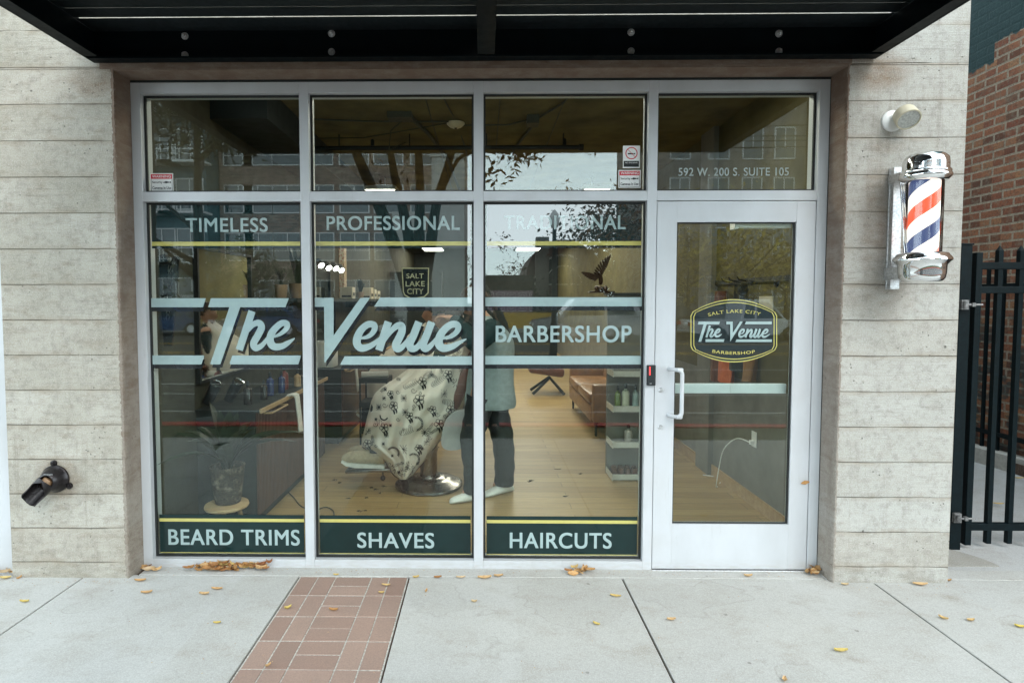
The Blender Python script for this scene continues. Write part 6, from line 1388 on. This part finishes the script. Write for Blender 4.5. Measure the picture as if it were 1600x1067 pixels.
# buildings
def building(name, lab, x0, x1, y0, y1, h, mat, cols, floors, fz, ww, wh, sill=.9, par=.5, balc=False, trim=None):
    """front faces +Y (towards the shop) at y1"""
    t = thing(name, lab, 'building', ((x0 + x1) / 2, (y0 + y1) / 2, 0)); m = MB(); m.box(x0, x1, y0, y1, -.1, h); m.build('wall', mat, t)
    m = MB(); m.box(x0 - .12, x1 + .12, y0 - .12, y1 + .12, h + .001, h + .25); m.box(x0 + .1, x1 - .1, y0, y1, h + .2505, h + par); m.build('roof', M['bldpale'] if trim is None else trim, t)
    for f in range(floors):
        for c_ in cols:
            zc = .2 + sill + f * fz; a_, b_ = c_ - ww / 2, c_ + ww / 2
            if zc + wh > h: continue
            m = MB(); q = .07
            for b in ((a_, a_ + q, zc, zc + wh), (b_ - q, b_, zc, zc + wh), (a_ + q, b_ - q, zc, zc + q), (a_ + q, b_ - q, zc + wh - q, zc + wh), (a_ + q, b_ - q, zc + wh * .35, zc + wh * .35 + .05), (c_ - .03, c_ + .03, zc + wh * .35 + .0505, zc + wh - q)): m.box(b[0], b[1], y1 + .001, y1 + .06, b[2], b[3])
            w_ = m.build('window', M['winfr'], t); m = MB(); m.box(a_ + .02, b_ - .02, y1 + .0005, y1 + .02, zc + .02, zc + wh - .02); m.build('pane', M['winpane'], w_)
            if balc:
                m = MB(); m.box(a_ - .5, b_ + .5, y1 + .001, y1 + 1.2, zc - .35, zc - .22)
                for z_ in (zc + .75, zc + .1): m.box(a_ - .5, b_ + .5, y1 + 1.16, y1 + 1.20, z_, z_ + .05)
                for k in range(5): x = a_ - .48 + (ww + .96) * k / 4; m.box(x, x + .05, y1 + 1.155, y1 + 1.205, zc - .22, zc + .74)
                m.build('balcony', M['winfr'], t)
    return t
Df = 33.0
X_ = lambda px, d=Df: refl(px, 400, d).x
building('brick_apartment_building', 'pale pink brick apartment building with white-framed windows across the street', X_(345), X_(722), -Df - 12, -Df, 15.5, M['bldpink'], [X_(v) for v in (375, 405, 450, 500, 555, 608, 665)], 5, 3.0, 1.9, 1.8)
building('blue_apartment_building', 'dark blue-grey panelled building with white balconies at the far left across the street', X_(60), X_(343), -Df - 10, -Df + 1.5, 17, M['bldblue'], [X_(v) for v in (110, 170, 235, 275, 318)], 5, 3.0, 1.7, 1.9, balc=True)
building('grey_apartment_building', 'tall brown-grey apartment building with narrow windows across the street on the right', X_(962) * 1.33, X_(1255), -Df - 12, -Df, 19, M['bldgrey'], [X_(v) for v in (1060, 1120, 1172, 1222)], 6, 3.1, 1.3, 2.0)
building('teal_apartment_building', 'blue-grey building beyond the brown one at the far right across the street', X_(1258), X_(1500), -Df - 12, -Df + 1, 18, M['bldblue'], [X_(v) for v in (1290, 1350, 1420)], 6, 3.1, 1.8, 2.0)
# pale columns / porch in front of the brick building
for v, w_ in ((632, .55), (700, .9)):
    x = X_(v, 28.5); m = MB(); m.box(x - w_, x + w_, -29.2, -28.5, -.1, 6.2 if v == 632 else 9.5); m.box(x - w_ - .1, x + w_ + .1, -29.3, -28.4, (6.2 if v == 632 else 9.5) + .001, (6.2 if v == 632 else 9.5) + .3); tag(m.build('concrete_column', M['bldpale']), ('slim' if v == 632 else 'broad') + ' pale concrete column across the street', 'column')
# arched hall
ah = thing('arched_hall', 'low hall with a round arched gable and big arched window, mirrored behind BARBERSHOP', 'building', (X_(880, 45), -48, 0)); ac = refl(880, 432, 45); ar = 3.1
m = MB(); pl = [(ac.x - ar, -.1), (ac.x + ar, -.1)] + [(ac.x + ar * math.cos(t), ac.z + ar * 1.0 * math.sin(t)) for t in [math.pi * k / 20 for k in range(21)]]
m.prism(pl, -56, -45, lambda u_, v_, w_: (u_, w_, v_)); m.build('wall', plain('mauve_brick', (.17, .11, .11), .85, var=.2, scale=3, world=True), ah)
m = MB(); 
for k in range(24):
    a0, a1 = math.pi * k / 24, math.pi * (k + 1) / 24
    for r0, r1 in ((2.35, 2.5), (1.45, 1.57)): m.prism([(ac.x + r0 * math.cos(a0), ac.z - .6 + r0 * math.sin(a0)), (ac.x + r1 * math.cos(a0), ac.z - .6 + r1 * math.sin(a0)), (ac.x + r1 * math.cos(a1), ac.z - .6 + r1 * math.sin(a1)), (ac.x + r0 * math.cos(a1), ac.z - .6 + r0 * math.sin(a1))], -44.98, -44.9, lambda u_, v_, w_: (u_, w_, v_))
m.box(ac.x - 2.5, ac.x + 2.5, -44.98, -44.9, ac.z - .72, ac.z - .601); w_ = m.build('window_frame', M['winfr'], ah)
m = MB(); m.prism([(ac.x + 2.34 * math.cos(t), ac.z - .6 + 2.34 * math.sin(t)) for t in [math.pi * k / 24 for k in range(25)]], -44.99, -44.95, lambda u_, v_, w_: (u_, w_, v_)); m.build('pane', M['winpane'], ah)
hx0, hx1 = X_(742, 40), X_(835, 40); building('low_house', 'low dark house with a chimney left of the arched hall', hx0, hx1, -48, -40, 3.0, plain('dark_siding', (.06, .045, .035), .8, var=.2, scale=2, world=True), [X_(765, 40), X_(805, 40)], 1, 3, 1.2, 1.0, trim=M['asphalt'])
ch_ = X_(848, 42); m = MB(); m.box(ch_ - .5, ch_ + .5, -43, -42, 0, 6.6); tag(m.build('chimney', M['bldgrey']), 'square chimney stack beside the arched hall', 'chimney')
# patterned low wall with yellow base
a = N('square_pattern_mural'); g = a.gen(); s = a.n('SeparateXYZ', {0: g}); P0 = .62
fx = a.math('ABSOLUTE', a.math('SUBTRACT', a.math('FRACT', a.math('DIVIDE', s.outputs[0], P0)), .5)); fz_ = a.math('ABSOLUTE', a.math('SUBTRACT', a.math('FRACT', a.math('DIVIDE', a.math('SUBTRACT', s.outputs[2], .9), P0)), .5))
rr_ = a.math('GREATER_THAN', a.math('FRACT', a.math('MULTIPLY', a.math('MAXIMUM', fx, fz_), 5.2)), .5)
p = a.pr(Base_Color=a.mix(rr_, (.16, .07, .10, 1), (.52, .42, .45, 1)), Roughness=.8); mur = a.surf(p.outputs[0])
mw = thing('mural_wall', 'low wall painted with concentric squares over a yellow base across the street', 'wall', (X_(790, 29), -29, 0)); B('mural', mur, mw, (X_(742, 29), X_(832, 29), -29.2, -29, .9, 2.14)); B('base', M['laneyel'], mw, (X_(742, 29), X_(905, 29), -29.2, -29, 0, .89))
# hedges and trees across
rg = random.Random(21)
for i, (px, d_, w_, h_, lab) in enumerate(((300, 30, 7, 1.7, 'long hedge before the blue-grey building'), (520, 30, 7.5, 1.5, 'long hedge before the pink brick building'), (880, 36, 4, 1.8, 'dark hedge before the arched hall'))):
    x = X_(px, d_); m = MB(); 
    for _ in range(1500):
        p = Vector((x + rg.uniform(-w_, w_), -d_ + rg.uniform(-.5, .5), abs(rg.gauss(.5, .35)) * h_)); m.shade = rg.random(); dd = Vector((rg.gauss(0, 1), rg.gauss(0, 1), rg.gauss(0, 1))).normalized() * .16; ss = dd.cross(Vector((.3, .5, 1))).normalized() * .08; m.face([m.bm.verts.new(q) for q in (p - dd, p + ss, p + dd, p - ss)])
    tag(m.build('hedge', M['leafgreen'], recalc=False), lab, 'hedge')
for i, (px, d_, h_, R_r, n, mt, lab) in enumerate(((355, 27, 3.2, 2.0, 900, 'leafgreen', 'dark green tree before the blue-grey building'), (440, 28.5, 2.6, 1.4, 500, 'leafgreen', 'small green tree before the brick building'), (962, 29, 5.2, 2.8, 3600, 'leafrust', 'rust tree at the corner of the brown-grey building'), (1150, 28, 4.0, 3.6, 2600, 'leafyellow', 'broad yellow autumn tree mirrored in the door glass'), (1230, 29, 3.4, 2.4, 1200, 'leafyellow', 'smaller yellow tree right of the broad one'), (1075, 29, 3.6, 2.6, 1300, 'leafyellow', 'yellow tree left of the broad one'), (775, 46, 3.6, 2.4, 500, 'leafrust', 'bare reddish tree behind the low house'), (936, 38, 3.3, 2.3, 3600, 'leafrust', 'thin tree right of the arched hall'))):
    x = X_(px, d_); tree(x, -d_, h_ * .9, .16, R_r, h_, n, .17, mt, lab, seed=30 + i)
# cars
carp = {'silver': plain('silver_car_paint', (.42, .42, .43), .25, metal=.6, coat=.8), 'blue': plain('blue_car_paint', (.03, .07, .16), .25, metal=.4, coat=.8), 'white': plain('white_car_paint', (.62, .64, .65), .3, coat=.8), 'dark': plain('dark_car_paint', (.02, .025, .03), .25, coat=.8)}
tl = plain('tail_lamp_red', (.5, .02, .02), .2)
def car(px, d_, L, col, kind, lab, flip=1):
    x = X_(px, d_); y = -d_; z0 = -.13; t = thing('parked_car', lab, 'car', (x, y, z0), 'cars parked across the street'); W_ = .9; h1 = .85 if kind != 'suv' else 1.0; h2 = 1.42 if kind == 'sedan' else 1.72
    f = lambda u_: x + flip * (u_ - .5) * L
    body = [(0, .35), (.01, .62), (.03, h1), (.22, h1 + .05), (.75, h1 + .05), (.97, h1 - .12), (1, .6), (.99, .32), (.90, .28), (.86, .50), (.80, .56), (.74, .50), (.70, .26), (.30, .26), (.27, .50), (.20, .56), (.14, .50), (.10, .28)]
    m = MB(); m.prism([(f(u_), z0 + v_) for u_, v_ in body], y - W_, y + W_, lambda u_, v_, w_: (u_, w_, v_)); m.build('body', carp[col], t)
    cab = {'sedan': [(.14, 0), (.26, 1), (.60, 1), (.76, 0)], 'suv': [(.03, 0), (.08, 1), (.62, 1), (.76, 0)], 'pickup': [(.40, 0), (.42, 1), (.62, 1), (.76, 0)]}[kind]; zb = z0 + h1 + .051
    m = MB(); m.prism([(f(u_), zb + v_ * (h2 - h1)) for u_, v_ in cab], y - W_ + .10, y + W_ - .10, lambda u_, v_, w_: (u_, w_, v_)); cb = m.build('cabin', carp[col], t)
    ins = lambda u_: .5 * (cab[0][0] + cab[3][0]) + (u_ - .5 * (cab[0][0] + cab[3][0])) * .86
    m = MB(); 
    for s_ in (-1, 1):
        ye = y + s_ * (W_ - .098); mid = .5 * (cab[1][0] + cab[2][0])
        for qa, qb in ((cab[0][0], mid - .01), (mid + .01, cab[3][0])):
            lo = (max(ins(cab[0][0]), qa), min(ins(cab[3][0]), qb)); hi = (max(ins(cab[1][0]), qa), min(ins(cab[2][0]), qb))
            m.prism([(f(lo[0]), zb + .05), (f(lo[1]), zb + .05), (f(hi[1]), zb + (h2 - h1) * .86), (f(hi[0]), zb + (h2 - h1) * .86)], ye - .004, ye + .004, lambda u_, v_, w_: (u_, w_, v_))
    m.build('side_window', M['winpane'], t)
    for u_ in (.20, .80):
        for s_ in (-1, 1):
            m = MB(); m.lathe([(.001, -.10), (.30, -.10), (.33, -.07), (.33, .07), (.30, .10), (.001, .10)], (f(u_), y + s_ * (W_ - .06), z0 + .33), 24, rot=Matrix.Rotation(R_(90), 3, 'X')); wh = m.build('wheel', M['tyre'], t, smooth=True)
            m = MB(); m.lathe([(.001, -.115), (.19, -.115), (.20, -.101), (.20, .101), (.19, .115), (.001, .115)], (f(u_), y + s_ * (W_ - .06), z0 + .33), 10, rot=Matrix.Rotation(R_(90), 3, 'X')); m.build('rim', M['galv'], wh)
    for u_, mt in ((.005, tl), (.985, M['whitep'])):
        for s_ in (-1, 1): m = MB(); m.box(*sorted((f(u_) - .04, f(u_) + .04)), y + s_ * .70 - .16, y + s_ * .70 + .16, z0 + .62, z0 + .78); m.build('tail_light' if mt is tl else 'headlight', mt, t)
car(268, 25, 4.6, 'blue', 'sedan', 'dark blue sedan mirrored in the left window'); car(415, 24, 4.6, 'blue', 'sedan', 'blue sedan with red lamp mirrored behind the big script T', -1); car(560, 26, 4.5, 'dark', 'suv', 'black wagon parked before the brick apartments')
car(915, 21, 4.7, 'silver', 'suv', 'silver wagon mirrored above the word BARBERSHOP', -1); car(1165, 22, 5.4, 'white', 'pickup', 'white pickup truck mirrored behind the door badge'); car(1050, 25.5, 4.5, 'dark', 'sedan', 'black sedan between the silver wagon and the white pickup')

# ---- the photographer, standing right behind the lens
pt_ = thing('person', 'photographer in dark teal jacket and black trousers standing on the sidewalk facing the shop', 'person', (0, -3.52, 0)); cy = -3.52; cx = -.03
J = [((cx, cy, .96), .10, None), ((cx, cy, 1.15), .10, 0), ((cx, cy + .01, 1.36), .10, 1), ((cx, cy + .01, 1.46), .058, 2), ((cx, cy + .02, 1.54), .055, 3)]
for s_ in (-1, 1):
    n = len(J); J += [((cx + s_ * .10, cy, .88), .085, 0), ((cx + s_ * .13, cy + .02, .50), .060, n), ((cx + s_ * .15, cy, .10), .042, n + 1), ((cx + s_ * .16, cy + .10, .05), .036, n + 2)]
    n = len(J); J += [((cx + s_ * .19, cy + .01, 1.42), .062, 2), ((cx + s_ * .25, cy + .06, 1.22), .048, n), ((.02 + s_ * .10, -3.38, 1.53), .032, n + 1)]
    J = merge(J, hand(Vector((.02 + s_ * .095, -3.375, 1.55)), (-s_ * .8, .1, .5), (0, 1, 0), None, s_, .6), n + 2)
body = skin('body', J, M['skin'], pt_); me, fr = head('h', None, (cx + .02, cy + .03, 1.635), (0, 1, 0), (0, 0, 1), pt_); addhead(body, me); hairmesh(fr, M['hair'], pt_); eyes(fr, pt_)
garment('jacket', [((cx, cy, .86), .19, .14), ((cx, cy, 1.0), .185, .135), ((cx, cy, 1.15), .175, .13), ((cx, cy + .01, 1.32), .20, .125), ((cx, cy + .01, 1.43), .17, .10), ((cx, cy + .01, 1.49), .08, .075), ((cx, cy + .01, 1.52), .07, .07)], M['teal'], pt_,
    [([(cx + s_ * .16, cy + .01, 1.41), (cx + s_ * .235, cy + .03, 1.30), (cx + s_ * .265, cy + .06, 1.22), (.02 + s_ * .20, -3.44, 1.33), (.02 + s_ * .125, -3.40, 1.49)], [.085, .075, .066, .058, .045]) for s_ in (-1, 1)], seed=12)
garment('trousers', [((cx, cy, .80), .155, .12), ((cx, cy, .95), .16, .12)], M['denim'], pt_, [([(cx + s_ * .085, cy, .84), (cx + s_ * .13, cy + .02, .50), (cx + s_ * .15, cy, .06)], [.095, .078, .066]) for s_ in (-1, 1)], seed=13)
for s_ in (-1, 1): m = MB(); m.box(cx + s_ * .155 - .045, cx + s_ * .155 + .045, cy - .07, cy + .20, 0.001, .085, bev=.035); m.build('shoe', M['blackmatt'], pt_, smooth=True)
ca = thing('camera_body', 'black camera held up by the photographer', 'camera', (0, -3.40, 1.6)); B('body', M['blackmatt'], ca, (-.065, .065, -3.435, -3.375, 1.555, 1.645), bev=.008)
m = MB(); m.lathe([(.001, -.03), (.036, -.03), (.036, .03), (.030, .032), (.001, .02)], (0, -3.344, 1.6), 24, rot=Matrix.Rotation(R_(-90), 3, 'X')); m.build('lens', M['blackmatt'], ca, smooth=True)
